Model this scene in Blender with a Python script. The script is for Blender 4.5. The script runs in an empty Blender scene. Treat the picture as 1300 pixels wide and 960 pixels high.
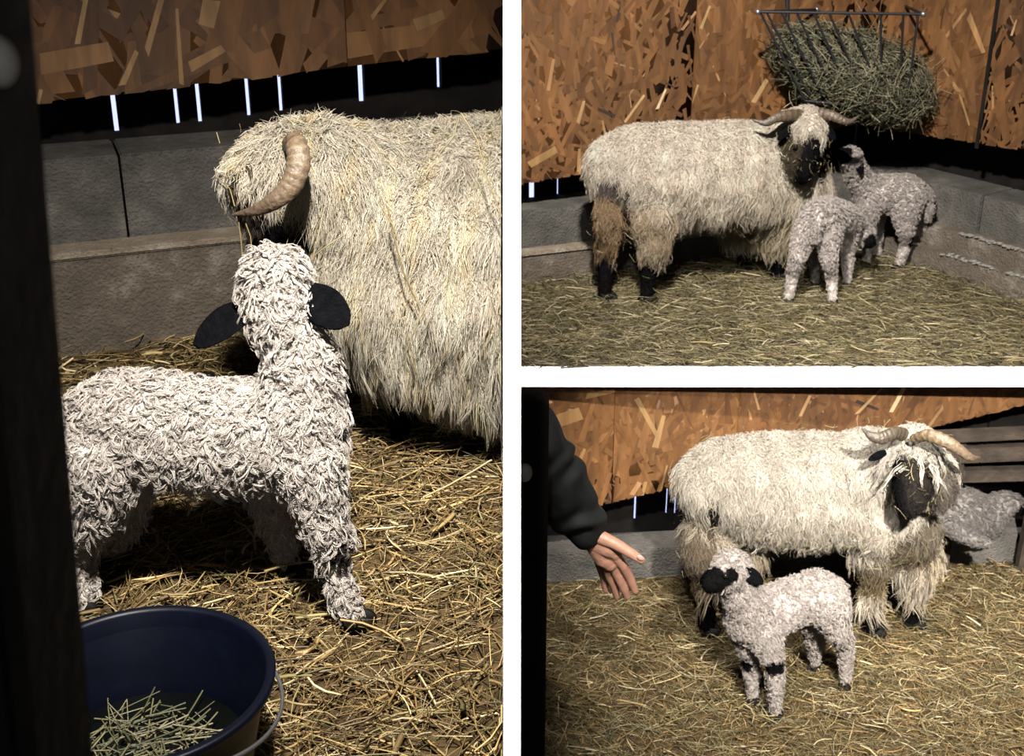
import bpy, bmesh, math, random
import numpy as np
from mathutils import Vector, Matrix

# ------------------------------------------------------------------ camera, sky, lamps, exposure
S = bpy.context.scene
COL = S.collection
F = 1600.0                       # focal length in pixels of a 1300 wide frame
TH = math.atan(680.0 / F)        # the camera looks down by this much
CZ = 2.30                        # eye height over the lower floor
ct, st = math.cos(TH), math.sin(TH)

cam = bpy.data.cameras.new('camera')
cam.sensor_width = 36.0
cam.lens = 36.0 * F / 1300.0
cam.clip_start = 0.05
cam.dof.use_dof = True
cam.dof.focus_distance = 2.15
cam.dof.aperture_fstop = cam.lens / 1000.0 / 0.0034 * 1.0
camo = bpy.data.objects.new('camera', cam)
COL.objects.link(camo)
camo.location = (0, 0, CZ)
camo.rotation_euler = (math.pi / 2 - TH, 0, 0)
S.camera = camo

S.view_settings.view_transform = 'Standard'
S.view_settings.look = 'None'
S.view_settings.gamma = 1.0
S.view_settings.use_curve_mapping = False
S.view_settings.exposure = 0.0

world = bpy.data.worlds.new('sky')
S.world = world
world.use_nodes = True
bg = world.node_tree.nodes['Background']
bg.inputs[0].default_value = (0.56, 0.62, 1.0, 1)
bg.inputs[1].default_value = 1.5

def lamp(name, loc, aim, power, size, color, spread=180, size_y=None):
    l = bpy.data.lights.new(name, 'AREA')
    l.energy = power
    l.color = color
    l.shape = 'RECTANGLE' if size_y else 'DISK'
    l.size = size
    if size_y:
        l.size_y = size_y
    l.spread = math.radians(spread)
    o = bpy.data.objects.new(name, l)
    COL.objects.link(o)
    o.location = loc
    o.rotation_euler = (Vector(aim) - Vector(loc)).to_track_quat('-Z', 'Y').to_euler()
    return o

WARM = (1.0, 0.945, 0.87)
lamp('lamp_left_stall', (-0.08, 0.75, 3.20), (-0.24, 1.95, 1.45), 43, 0.11, WARM, 68)
lamp('lamp_upper_stall', (0.15, 1.90, 3.45), (0.85, 4.3, 1.15), 84, 0.11, WARM, 72)
lamp('lamp_lower_stall', (0.80, 0.15, 3.05), (1.30, 3.2, 0.25), 50, 0.11, WARM, 35)
lamp('added_front_fill', (0.6, -2.2, 2.5), (0.3, 3.0, 1.6), 10, 1.6, (0.92, 0.96, 1.0), 150, 1.4)  # weak fill added behind the camera; the front wall has no door
ALB = 0.52                       # reflectance cut for everything but the white paint, so the white edges look brighter lit

# ------------------------------------------------------------------ picture to place
def W(px, py, Y):
    a = (px - 650.0) / F
    b = (480.0 - py) / F
    t = Y / (ct + b * st)
    return np.array((a * t, Y, CZ + (-st + b * ct) * t))

def PZ(px, Y, z):
    zc = Y * ct + (CZ - z) * st
    return np.array(((px - 650.0) / F * zc, Y, z))

def mpp(p):
    return (p[1] * ct + (CZ - p[2]) * st) / F

def J(px, py, Y, r, k=(1, 1, 1)):
    p = W(px, py, Y)
    q = r * mpp(p)
    return (p, np.array((q * k[0], q * k[1], q * k[2])))

def JF(px, Y, z, r):
    """a joint given by its picture column, depth and height in metres, radius in metres"""
    return (PZ(px, Y, z), np.array((r, r, r)))

# ------------------------------------------------------------------ object helpers
def tag(o, label=None, cat=None, group=None, kind=None):
    if label: o['label'] = label
    if cat: o['category'] = cat
    if group: o['group'] = group
    if kind: o['kind'] = kind
    return o

def empty(name, loc):
    o = bpy.data.objects.new(name, None)
    o.empty_display_size = 0.1
    COL.objects.link(o)
    o.location = tuple(loc)
    return o

def link(name, me, m=None, parent=None):
    o = bpy.data.objects.new(name, me)
    COL.objects.link(o)
    if m: me.materials.append(m)
    if parent is not None:
        o.parent = parent
        o.matrix_parent_inverse = Matrix.Translation(parent.location).inverted()
    return o

def np_mesh(name, verts, faces, col=None, smooth=True):
    me = bpy.data.meshes.new(name)
    verts = np.ascontiguousarray(verts, dtype=np.float32).reshape(-1, 3)
    faces = np.ascontiguousarray(faces, dtype=np.int32)
    n, k = faces.shape
    me.vertices.add(len(verts))
    me.vertices.foreach_set('co', verts.ravel())
    me.loops.add(n * k)
    me.loops.foreach_set('vertex_index', faces.ravel())
    me.polygons.add(n)
    me.polygons.foreach_set('loop_start', np.arange(0, n * k, k, dtype=np.int32))
    if smooth:
        me.polygons.foreach_set('use_smooth', np.ones(n, dtype=bool))
    me.update(calc_edges=True)
    if col is not None:
        c = np.ones((len(verts), 4), dtype=np.float32)
        c[:, :3] = col
        a = me.attributes.new('Col', 'FLOAT_COLOR', 'POINT')
        a.data.foreach_set('color', c.ravel())
    return me

def unit(v):
    return v / np.maximum(np.linalg.norm(v, axis=-1, keepdims=True), 1e-9)

def tubes(P, R, C, sides=3, flat=1.0, rng=None):
    """P (S,K,3) centre lines, R (S,K) radii, C (S,3) colours"""
    rng = rng or np.random.default_rng(1)
    Sn, K, _ = P.shape
    T = unit(np.gradient(P, axis=1))
    ref = unit(rng.normal(size=(Sn, 1, 3)))
    U = unit(np.cross(T, ref))
    V = np.cross(T, U)
    ang = np.arange(sides) * 2 * math.pi / sides
    ca = np.cos(ang)[None, None, :, None]
    sa = np.sin(ang)[None, None, :, None] * flat
    verts = P[:, :, None, :] + R[:, :, None, None] * (U[:, :, None, :] * ca + V[:, :, None, :] * sa)
    idx = np.arange(Sn * K * sides).reshape(Sn, K, sides)
    a = idx[:, :-1, :]
    b = idx[:, 1:, :]
    f = np.stack((a, np.roll(a, -1, 2), np.roll(b, -1, 2), b), -1).reshape(-1, 4)
    col = np.repeat(C, K * sides, axis=0)
    return verts.reshape(-1, 3), f, col

# ------------------------------------------------------------------ materials
def nodes_of(name):
    m = bpy.data.materials.new(name)
    m.use_nodes = True
    nt = m.node_tree
    b = nt.nodes['Principled BSDF']
    return m, nt, b

def mat_plain(name, c, rough=0.6, metal=0.0, spec=0.5, noise=0.0, scale=20, bump=0.0, bscale=60):
    m, nt, b = nodes_of(name)
    if name != 'white_paint': c = tuple(x * ALB for x in c)
    b.inputs['Base Color'].default_value = (*c, 1)
    b.inputs['Roughness'].default_value = rough
    b.inputs['Metallic'].default_value = metal
    b.inputs['Specular IOR Level'].default_value = spec
    tc = nt.nodes.new('ShaderNodeTexCoord')
    if noise:
        n = nt.nodes.new('ShaderNodeTexNoise')
        n.inputs['Scale'].default_value = scale
        n.inputs['Detail'].default_value = 6
        nt.links.new(tc.outputs['Object'], n.inputs['Vector'])
        r = nt.nodes.new('ShaderNodeValToRGB')
        r.color_ramp.elements[0].position = 0.3
        r.color_ramp.elements[1].position = 0.7
        r.color_ramp.elements[0].color = (*[max(0, x * (1 - noise)) for x in c], 1)
        r.color_ramp.elements[1].color = (*[min(1, x * (1 + noise)) for x in c], 1)
        nt.links.new(n.outputs['Fac'], r.inputs[0])
        nt.links.new(r.outputs[0], b.inputs['Base Color'])
    if bump:
        n2 = nt.nodes.new('ShaderNodeTexNoise')
        n2.inputs['Scale'].default_value = bscale
        n2.inputs['Detail'].default_value = 5
        nt.links.new(tc.outputs['Object'], n2.inputs['Vector'])
        bp = nt.nodes.new('ShaderNodeBump')
        bp.inputs['Strength'].default_value = bump
        bp.inputs['Distance'].default_value = 0.01
        nt.links.new(n2.outputs['Fac'], bp.inputs['Height'])
        nt.links.new(bp.outputs[0], b.inputs['Normal'])
    return m

def mat_attr(name, rough=0.7, spec=0.2, transl=0.0, noise=0.0, nscale=(40, 40, 40), bump=0.0):
    m, nt, b = nodes_of(name)
    at = nt.nodes.new('ShaderNodeAttribute')
    at.attribute_name = 'Col'
    vm = nt.nodes.new('ShaderNodeMix')
    vm.data_type = 'RGBA'; vm.blend_type = 'MULTIPLY'; vm.inputs[0].default_value = 1
    nt.links.new(at.outputs['Color'], vm.inputs[6]); vm.inputs[7].default_value = (ALB, ALB, ALB, 1)
    src = vm.outputs[2]
    tc = nt.nodes.new('ShaderNodeTexCoord')
    if noise:
        mp = nt.nodes.new('ShaderNodeMapping')
        mp.inputs['Scale'].default_value = nscale
        nt.links.new(tc.outputs['Object'], mp.inputs[0])
        n = nt.nodes.new('ShaderNodeTexNoise')
        n.inputs['Scale'].default_value = 1.0
        n.inputs['Detail'].default_value = 6
        nt.links.new(mp.outputs[0], n.inputs['Vector'])
        mr = nt.nodes.new('ShaderNodeMapRange')
        mr.inputs['From Min'].default_value = 0.3
        mr.inputs['From Max'].default_value = 0.7
        mr.inputs['To Min'].default_value = 1 - noise
        mr.inputs['To Max'].default_value = 1 + noise
        nt.links.new(n.outputs['Fac'], mr.inputs[0])
        mx = nt.nodes.new('ShaderNodeMix')
        mx.data_type = 'RGBA'
        mx.blend_type = 'MULTIPLY'
        mx.inputs[0].default_value = 1
        nt.links.new(src, mx.inputs[6])
        nt.links.new(mr.outputs[0], mx.inputs[7])
        src = mx.outputs[2]
        if bump:
            bp = nt.nodes.new('ShaderNodeBump')
            bp.inputs['Strength'].default_value = bump
            bp.inputs['Distance'].default_value = 0.01
            nt.links.new(n.outputs['Fac'], bp.inputs['Height'])
            nt.links.new(bp.outputs[0], b.inputs['Normal'])
    nt.links.new(src, b.inputs['Base Color'])
    b.inputs['Roughness'].default_value = rough
    b.inputs['Specular IOR Level'].default_value = spec
    if transl:
        tr = nt.nodes.new('ShaderNodeBsdfTranslucent')
        nt.links.new(src, tr.inputs[0])
        ms = nt.nodes.new('ShaderNodeMixShader')
        ms.inputs[0].default_value = transl
        nt.links.new(b.outputs[0], ms.inputs[1])
        nt.links.new(tr.outputs[0], ms.inputs[2])
        nt.links.new(ms.outputs[0], nt.nodes['Material Output'].inputs[0])
    return m

M_WHITE = mat_plain('white_paint', (0.93, 0.93, 0.93), 0.6, noise=0.01, scale=3)
M_DARKWOOD = mat_plain('dark_wood', (0.035, 0.026, 0.02), 0.85, spec=0.2, noise=0.5, scale=12, bump=0.4)
M_BLACKWOOD = mat_plain('weathered_black_planks', (0.012, 0.010, 0.009), 0.9, spec=0.1, noise=0.5, scale=14, bump=0.3)
M_POST = mat_plain('gate_post_wood', (0.016, 0.012, 0.009), 0.9, spec=0.15, noise=0.4, scale=9, bump=0.3)
M_BEAM = mat_plain('old_beam_wood', (0.045, 0.034, 0.025), 0.85, spec=0.2, noise=0.5, scale=16, bump=0.5)
M_OSB = mat_attr('strand_board', 0.6, 0.3, noise=0.28, nscale=(34, 34, 7), bump=0.2)
M_WOOL = mat_attr('wool', 0.8, 0.06, transl=0.28)
M_HIDE = mat_attr('hide', 0.9, 0.02, noise=0.25, nscale=(60, 60, 60), bump=0.4)
M_STRAW = mat_attr('straw', 0.5, 0.35, transl=0.12)
M_BEDDING = mat_plain('trodden_bedding', (0.075, 0.05, 0.022), 0.95, spec=0.1, noise=0.6, scale=35, bump=0.8, bscale=80)
M_BLACKFUR = mat_plain('black_short_coat', (0.004, 0.004, 0.005), 0.95, spec=0.0, noise=0.3, scale=80, bump=0.5, bscale=250)
M_HORN = mat_attr('horn', 0.5, 0.4, noise=0.3, nscale=(120, 120, 120), bump=0.4)
M_HOOF = mat_plain('hoof', (0.008, 0.007, 0.006), 0.7, spec=0.08)
M_EYE = mat_plain('eye', (0.01, 0.007, 0.005), 0.12, spec=0.6)
M_BUCKET = mat_plain('dark_blue_plastic', (0.0018, 0.003, 0.009), 0.42, spec=0.14, noise=0.2, scale=30)
M_STEEL = mat_plain('galvanised_wire', (0.5, 0.5, 0.53), 0.35, metal=0.9)
M_IRON = mat_plain('dark_iron_rod', (0.02, 0.02, 0.024), 0.55, metal=0.3, spec=0.4)
M_WATER = mat_plain('dark_water', (0.004, 0.005, 0.004), 0.05, spec=0.6)
M_SKIN = mat_plain('skin', (0.48, 0.25, 0.17), 0.5, spec=0.35, noise=0.12, scale=60, bump=0.15, bscale=180)
M_NAIL = mat_plain('finger_nail', (0.62, 0.38, 0.32), 0.3, spec=0.5)
M_JACKET = mat_plain('black_padded_jacket', (0.010, 0.0115, 0.0115), 0.75, spec=0.2, noise=0.15, scale=60, bump=0.1)
M_KNOB = mat_plain('pale_wood_end', (0.8, 0.72, 0.62), 0.6, noise=0.1)

def mat_concrete(name, c1, c2, stain):
    c1, c2, stain = [tuple(x * ALB for x in q) for q in (c1, c2, stain)]
    m, nt, b = nodes_of(name)
    tc = nt.nodes.new('ShaderNodeTexCoord')
    n = nt.nodes.new('ShaderNodeTexNoise'); n.inputs['Scale'].default_value = 7; n.inputs['Detail'].default_value = 9
    n.inputs['Roughness'].default_value = 0.7
    nt.links.new(tc.outputs['Object'], n.inputs['Vector'])
    r = nt.nodes.new('ShaderNodeValToRGB')
    e = r.color_ramp.elements
    e[0].position = 0.32; e[0].color = (*c1, 1)
    e[1].position = 0.72; e[1].color = (*stain, 1)
    k = e.new(0.55); k.color = (*c2, 1)
    nt.links.new(n.outputs['Fac'], r.inputs[0])
    nt.links.new(r.outputs[0], b.inputs['Base Color'])
    b.inputs['Roughness'].default_value = 0.92
    b.inputs['Specular IOR Level'].default_value = 0.15
    n2 = nt.nodes.new('ShaderNodeTexNoise'); n2.inputs['Scale'].default_value = 130; n2.inputs['Detail'].default_value = 4
    nt.links.new(tc.outputs['Object'], n2.inputs['Vector'])
    n3 = nt.nodes.new('ShaderNodeTexNoise'); n3.inputs['Scale'].default_value = 14; n3.inputs['Detail'].default_value = 4
    nt.links.new(tc.outputs['Object'], n3.inputs['Vector'])
    ad = nt.nodes.new('ShaderNodeMath'); ad.operation = 'ADD'
    nt.links.new(n2.outputs['Fac'], ad.inputs[0]); nt.links.new(n3.outputs['Fac'], ad.inputs[1])
    bp = nt.nodes.new('ShaderNodeBump'); bp.inputs['Strength'].default_value = 0.7; bp.inputs['Distance'].default_value = 0.012
    nt.links.new(ad.outputs[0], bp.inputs['Height'])
    nt.links.new(bp.outputs[0], b.inputs['Normal'])
    return m

M_BLOCK = mat_concrete('grey_concrete_block', (0.06, 0.057, 0.052), (0.12, 0.112, 0.10), (0.20, 0.185, 0.16))
M_FOOTING = mat_concrete('brown_concrete_footing', (0.085, 0.068, 0.052), (0.14, 0.115, 0.09), (0.30, 0.27, 0.23))
M_MORTAR = mat_concrete('pale_mortar_ledge', (0.20, 0.16, 0.12), (0.28, 0.23, 0.17), (0.42, 0.38, 0.32))

# ------------------------------------------------------------------ solid helpers
def box(name, lo, hi, m, parent=None, bevel=0.0, kind=None):
    bm = bmesh.new()
    bmesh.ops.create_cube(bm, size=1)
    lo = Vector(lo); hi = Vector(hi)
    for v in bm.verts:
        v.co = Vector([(lo[i] + hi[i]) / 2 + v.co[i] * (hi[i] - lo[i]) for i in range(3)])
    if bevel:
        bmesh.ops.bevel(bm, geom=bm.edges[:], offset=bevel, segments=2, affect='EDGES')
    me = bpy.data.meshes.new(name); bm.to_mesh(me); bm.free()
    o = link(name, me, m, parent)
    if kind: o['kind'] = kind
    return o

def prism_into(bm, pts_a, pts_b):
    va = [bm.verts.new(tuple(p)) for p in pts_a]
    vb = [bm.verts.new(tuple(p)) for p in pts_b]
    n = len(va)
    bm.faces.new(va[::-1]); bm.faces.new(vb)
    for i in range(n):
        bm.faces.new((va[i], va[(i + 1) % n], vb[(i + 1) % n], vb[i]))

def bm_obj(name, bm, m, parent=None, kind=None, smooth=False, bevel=0):
    if bevel:
        bmesh.ops.bevel(bm, geom=bm.edges[:], offset=bevel, segments=2, affect='EDGES')
    bmesh.ops.recalc_face_normals(bm, faces=bm.faces[:])
    me = bpy.data.meshes.new(name); bm.to_mesh(me); bm.free()
    if smooth:
        me.polygons.foreach_set('use_smooth', [True] * len(me.polygons))
    o = link(name, me, m, parent)
    if kind: o['kind'] = kind
    return o

class Line:
    """a vertical wall plane through two floor points; d is distance behind it"""
    def __init__(s, a, b):
        s.a = np.array(a, float); s.b = np.array(b, float)
        s.L = np.linalg.norm(s.b - s.a)
        s.u = (s.b - s.a) / s.L
        n = np.array((-s.u[1], s.u[0]))
        if n[1] < 0: n = -n
        s.n = n
    def p(s, u, z, d=0.0):
        q = s.a + s.u * u + s.n * d
        return (q[0], q[1], z)
    def hit(s, px, py, d=0.0):
        """wall coordinates u, z seen at a pixel"""
        a = (px - 650.0) / F; b = (480.0 - py) / F
        D = np.array((a, ct + b * st)); dz = -st + b * ct
        o = s.a + s.n * d
        t = np.dot(o, s.n) / np.dot(D, s.n)
        q = D * t - o
        return float(np.dot(q, s.u)), CZ + dz * t

def slab(bm, ln, u0, u1, z00, z01, z10, z11, d0, d1):
    """block of wall from u0 to u1; bottoms z00,z10; tops z01,z11; between depths d0 and d1"""
    A = [ln.p(u0, z00, d0), ln.p(u1, z10, d0), ln.p(u1, z11, d0), ln.p(u0, z01, d0)]
    B = [ln.p(u0, z00, d1), ln.p(u1, z10, d1), ln.p(u1, z11, d1), ln.p(u0, z01, d1)]
    prism_into(bm, A, B)

def osb_wall(name, ln, u0, u1, zb0, zb1, zt, seams, seed, dens=420, big=1.0, extra=()):
    rng = np.random.default_rng(seed)
    verts = []; faces = []; cols = []
    def add(q, c):
        i = len(verts)
        verts.extend(q); cols.extend([c] * len(q))
        return i
    base = (0.21, 0.092, 0.031)
    # panels with seams between
    edges = [u0] + list(seams) + [u1]
    quads = []
    for k in range(len(edges) - 1):
        a = edges[k] + (0.0015 if k else 0); b = edges[k + 1] - 0.0015
        zb = lambda u: zb0 + (zb1 - zb0) * (u - u0) / (u1 - u0)
        pts = [ln.p(a, zb(a), 0), ln.p(b, zb(b), 0), ln.p(b, zt, 0), ln.p(a, zt, 0),
               ln.p(a, zb(a), .018), ln.p(b, zb(b), .018), ln.p(b, zt, .018), ln.p(a, zt, .018)]
        i = add(pts, base)
        for f in ((0, 1, 2, 3), (7, 6, 5, 4), (0, 4, 5, 1), (1, 5, 6, 2), (2, 6, 7, 3), (3, 7, 4, 0)):
            quads.append([i + j for j in f])
        # a batten behind the seam keeps it dark and closed
    bi = add([ln.p(u0, zb0 + .05, .020), ln.p(u1, zb1 + .05, .020), ln.p(u1, zt, .020), ln.p(u0, zt, .020)], (0.01, 0.008, 0.006))
    quads.append([bi, bi + 1, bi + 2, bi + 3])
    n = int((u1 - u0) * (min(zt, CZ + .1) - min(zb0, zb1)) * dens * 1.3)
    pal = np.array([(0.19, 0.085, 0.028), (0.22, 0.10, 0.034), (0.165, 0.072, 0.024), (0.235, 0.112, 0.040), (0.20, 0.088, 0.028), (0.15, 0.064, 0.022)])
    edges_ = np.array(edges)
    ztop = min(zt, CZ + .12)
    for k in range(n + len(extra)):
        if k < n:
            u = rng.uniform(u0, u1)
            zbu = zb0 + (zb1 - zb0) * (u - u0) / (u1 - u0)
            z = rng.uniform(zbu, ztop)
            L = rng.uniform(.03, .10) * big; w = rng.uniform(.006, .024) * big
            a = rng.normal(math.pi / 2, .6)
            c = pal[rng.integers(len(pal))] * rng.uniform(.70, 1.0)
            c = c * (.92 + .22 * math.sin(u * 5.1 + seed) * math.sin(z * 4.3 + seed) + .12 * math.sin(u * 13 + z * 9))
            r = rng.random()
            if r < .022 / big: c = np.array((.32, .18, .075)) * rng.uniform(.8, 1.15); w *= .45
            elif r < .034 / big: c = np.array((.06, .030, .016)); w *= .45; L *= .6
        else:
            px, py, Lp, wp, ang, c = extra[k - n]
            u, z = ln.hit(px, py)
            sc = mpp(np.array(ln.p(u, z)))
            L = Lp * sc / 2; w = wp * sc / 2; a = math.radians(ang); c = np.array(c)
            zbu = -9
        ca, sa = math.cos(a), math.sin(a)
        off = -(0.0004 + 0.0022 * k / (n + 1))
        sk = rng.uniform(-.25, .25)
        loc = [(-L, -w * rng.uniform(.3, 1)), (L * (1 + sk * .2), -w * rng.uniform(.3, 1)), (L, w * rng.uniform(.4, 1)), (-L * (1 - sk), w)]
        q = []
        ok = True
        for (x, y) in loc:
            uu = u + x * ca - y * sa; zz = z + x * sa + y * ca
            pa_ = max(e for e in edges if e <= u); pb_ = min(e for e in edges if e >= u)
            uu = min(max(uu, pa_ + .001), pb_ - .001)
            zbb = zb0 + (zb1 - zb0) * (uu - u0) / (u1 - u0)
            if zz < zbb: zz = zbb - rng.uniform(0, .006)
            q.append(ln.p(uu, zz, off))
            for sm in seams:
                if (uu - sm) * (u - sm) < 0: ok = False
        if not ok: continue
        i = add(q, tuple(c))
        quads.append([i, i + 1, i + 2, i + 3])
    me = np_mesh(name, np.array(verts), np.array(quads), np.array(cols), smooth=False)
    o = link(name, me, M_OSB)
    o['kind'] = 'structure'
    return o

def plank_wall(name, ln, u0, u1, z0, z1, slits, d=0.12, sill=None):
    """dark upright planks outside; slits = list of (u, width, zbottom)"""
    bm = bmesh.new()
    cur = u0
    for (u, w, zb) in sorted(slits):
        slab(bm, ln, cur, u - w / 2, z0, z1, z0, z1, d, d + .022)
        slab(bm, ln, u - w / 2 , u + w / 2, z0, zb, z0, zb, d, d + .022)
        cur = u + w / 2
    slab(bm, ln, cur, u1, z0, z1, z0, z1, d, d + .022)
    return bm_obj(name, bm, M_BLACKWOOD, kind='structure')

# ------------------------------------------------------------------ the barn shell
ROOF = 3.7
XL, XR, YF = -1.75, 2.75, -3.0
LA = Line((-1.75, 2.672), (-0.012, 3.345))       # left stall back wall
LB = Line((0.012, 4.475), (1.41, 5.0))           # upper stall, wall left of the corner
LCn = Line((1.41, 5.0), (2.75, 3.035))           # upper stall, wall right of the corner
LD = Line((0.012, 3.632), (2.75, 3.86))           # lower stall back wall
ZA, ZB = 1.15, 0.80

box('floor', (XL, YF, -0.08), (XR, 3.6, 0.0), M_BEDDING, kind='structure')
box('ceiling', (XL - .1, YF - .1, ROOF), (XR + .1, 5.4, ROOF + .06), M_DARKWOOD, kind='structure')
box('wall_front', (XL - .1, YF - .1, -.08), (XR + .1, YF, ROOF), M_DARKWOOD, kind='structure')
box('wall_left', (XL - .06, YF, -.08), (XL, 2.9, ROOF), M_DARKWOOD, kind='structure')
box('wall_right', (XR, YF, -.08), (XR + .06, 4.3, ROOF), M_DARKWOOD, kind='structure')

# left stall platform
bm = bmesh.new()
pts = [(XL, .15), (-.012, .15), (-.012, 3.36), (XL, 2.68)]
prism_into(bm, [(x, y, ZA - .05) for x, y in pts], [(x, y, ZA) for x, y in pts])
bm_obj('floor_left', bm, M_BEDDING, kind='structure')
# upper stall platform
bm = bmesh.new()
pts = [(.012, 3.625), (XR, 3.625), (XR, 3.2), (XR, 3.7), (1.5, 5.05), (.012, 4.55)]
pts = [(.012, 3.625), (XR, 3.625), (XR, 3.8), (1.5, 5.08), (.012, 4.55)]
prism_into(bm, [(x, y, ZB - .058) for x, y in pts], [(x, y, ZB) for x, y in pts])
bm_obj('floor_upper', bm, M_DARKWOOD, kind='structure')
# lower stall floor behind the front slab
bm = bmesh.new()
pts = [(XL, 3.6), (XR, 3.6), (XR, 3.90), (0.0, 3.66), (XL, 3.66)]
prism_into(bm, [(x, y, -.08) for x, y in pts], [(x, y, 0) for x, y in pts])
bm_obj('floor_back', bm, M_BEDDING, kind='structure')

# added partition between the stalls, standing for the white collage border: its front edge rakes back as it rises
def edgeY(z, zc): return (zc - (CZ - z) * st) / ct
ZC = 1.36
T2 = ZC * 11.0 / F
bm = bmesh.new()
def part_box(bm, poly, x0, x1):
    prism_into(bm, [(x0, y, z) for y, z in poly], [(x1, y, z) for y, z in poly])
HY0, HY1, HZ0, HZ1 = 2.52, 2.98, .38, 1.08     # hatch in the partition below the left platform
t = T2 * .9
part_box(bm, [(edgeY(0, ZC + .012), 0), (5.1, 0), (5.1, HZ0), (edgeY(HZ0, ZC + .012), HZ0)], -t, t)
part_box(bm, [(edgeY(HZ1, ZC + .012), HZ1), (5.1, HZ1), (5.1, ROOF), (edgeY(ROOF, ZC + .012), ROOF)], -t, t)
part_box(bm, [(edgeY(HZ0, ZC + .012), HZ0), (HY0, HZ0), (HY0, HZ1), (edgeY(HZ1, ZC + .012), HZ1)], -t, t)
part_box(bm, [(HY1, HZ0), (5.1, HZ0), (5.1, HZ1), (HY1, HZ1)], -t, t)
bm_obj('wall_middle', bm, M_DARKWOOD, kind='structure')
bm = bmesh.new()
part_box(bm, [(edgeY(0, ZC), 0), (edgeY(0, ZC + .012), 0), (edgeY(ROOF, ZC + .012), ROOF), (edgeY(ROOF, ZC), ROOF)], -T2, T2)
bm_obj('trim_1', bm, M_WHITE, kind='structure')
# white board added along the front of the upper platform as the collage border
zt = W(900, 469, 3.6)[2]; zb = W(900, 491.3, 3.6)[2]
box('trim_2', (t, 3.6, zb), (XR, 3.625, zt), M_WHITE, kind='structure')

# ---- left stall back wall
uA = lambda px, py, d=0: LA.hit(px, py, d)
zbl = uA(20, 133)[1]; ubl = uA(20, 133)[0]; ubr, zbr = uA(636, 62)
k = (zbr - zbl) / (ubr - ubl)
z0 = zbl - ubl * k; z1 = z0 + k * LA.L
exA = [(105, 25, 60, 8, 72, (.40, .24, .10)), (165, 85, 45, 9, 62, (.36, .21, .09)), (268, 18, 34, 30, 80, (.34, .19, .08)), (95, 75, 90, 30, 8, (.26, .13, .05)),
       (228, 60, 95, 7, 88, (.30, .17, .07)), (480, 12, 30, 7, 50, (.33, .2, .08)), (545, 25, 40, 18, 20, (.3, .17, .07)), (262, 75, 50, 20, 30, (.31, .17, .07)), (50, 122, 18, 5, 70, (.4, .26, .12))]
osb_wall('wall_back_left', LA, 0, LA.L, z0, z1, ROOF, [uA(440, 60)[0]], 3, dens=260, big=1.9, extra=exA)
ztA = uA(150, 193, .03)[1]
bm = bmesh.new()
for u_a, u_b in ((0, uA(156, 240)[0] - .003), (uA(156, 240)[0] + .003, LA.L - .42), (LA.L - .414, LA.L)):
    slab(bm, LA, u_a, u_b, 0, ztA, 0, ztA, .0, .19)
bm_obj('wall_blocks_left', bm, M_BLOCK, kind='structure', bevel=.004)
zlA = uA(150, 318, -.09)[1]
bm = bmesh.new()
slab(bm, LA, 0, LA.L, 0, zlA - .012, 0, zlA - .012, -.09, -.001)
bm_obj('wall_footing_left', bm, M_FOOTING, kind='structure', bevel=.006)
bm = bmesh.new()
slab(bm, LA, 0, LA.L, zlA - .012, zlA + .006, zlA - .012, zlA + .006, -.094, -.001)
bm_obj('trim_3', bm, M_MORTAR, kind='structure', bevel=.005)
sl = []
for px, yb, w in ((40, 183, 7), (149, 168, 6.5), (227, 158, 5.5), (255, 156, 6), (317, 148, 6), (358, 142, 6), (460, 130, 9), (558, 112, 7)):
    u, z = LA.hit(px, yb, .20)
    sl.append((u, w * .0019, z))
plank_wall('wall_outside_left', LA, 0, LA.L + .072, ztA - .3, ROOF, sl, d=.20)

# ---- upper stall walls
uB = LB.hit
a0 = uB(664, 233); a1 = uB(1085, 158)
k = (a1[1] - a0[1]) / (a1[0] - a0[0])
exB = [(840, 125, 26, 6, 68, (.62, .46, .27)), (770, 143, 26, 5, -22, (.03, .02, .014)), (805, 138, 42, 4, 52, (.42, .26, .12)), (850, 108, 15, 3, -25, (.05, .03, .02)),
       (965, 115, 32, 8, 60, (.40, .25, .11)), (737, 143, 30, 6, 76, (.36, .22, .1)), (778, 55, 30, 3, -80, (.05, .03, .02)), (690, 200, 40, 12, 25, (.33, .19, .07)), (980, 112, 18, 3, 55, (.05, .03, .02)),
       (895, 22, 30, 5, 70, (.38, .24, .1)), (880, 120, 26, 4, 65, (.36, .22, .1)), (700, 95, 40, 7, 80, (.31, .17, .07))]
osb_wall('wall_back_upper', LB, 0, LB.L, a0[1] - a0[0] * k, a0[1] + (LB.L - a0[0]) * k, ROOF, [uB(882, 60)[0]], 5, dens=700, big=.85, extra=exB)
zkB = uB(700, 256, .10)[1]
bm = bmesh.new()
slab(bm, LB, 0, LB.L + .1, 0, zkB, 0, zkB, .0, .19)
bm_obj('wall_blocks_upper', bm, M_BLOCK, kind='structure', bevel=.004)
zlB = uB(700, 318, -.05)[1]
bm = bmesh.new()
slab(bm, LB, 0, LB.L - .06, ZB - .02, zlB - .01, ZB - .02, zlB - .01, -.06, -.001)
bm_obj('wall_footing_upper', bm, M_FOOTING, kind='structure', bevel=.005)
bm = bmesh.new()
slab(bm, LB, 0, LB.L - .06, zlB - .01, zlB + .006, zlB - .01, zlB + .006, -.064, -.001)
bm_obj('trim_4', bm, M_MORTAR, kind='structure', bevel=.004)
sl = []
for px, yb, w in ((676, 258, 10), (709, 248, 4.5), (1085, 186, 3.5)):
    u, z = uB(px, yb, .20)
    sl.append((u, w * .0028, z))
plank_wall('wall_outside_upper', LB, -.05, LB.L + .2, zkB - .3, ROOF, sl, d=.20)

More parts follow.
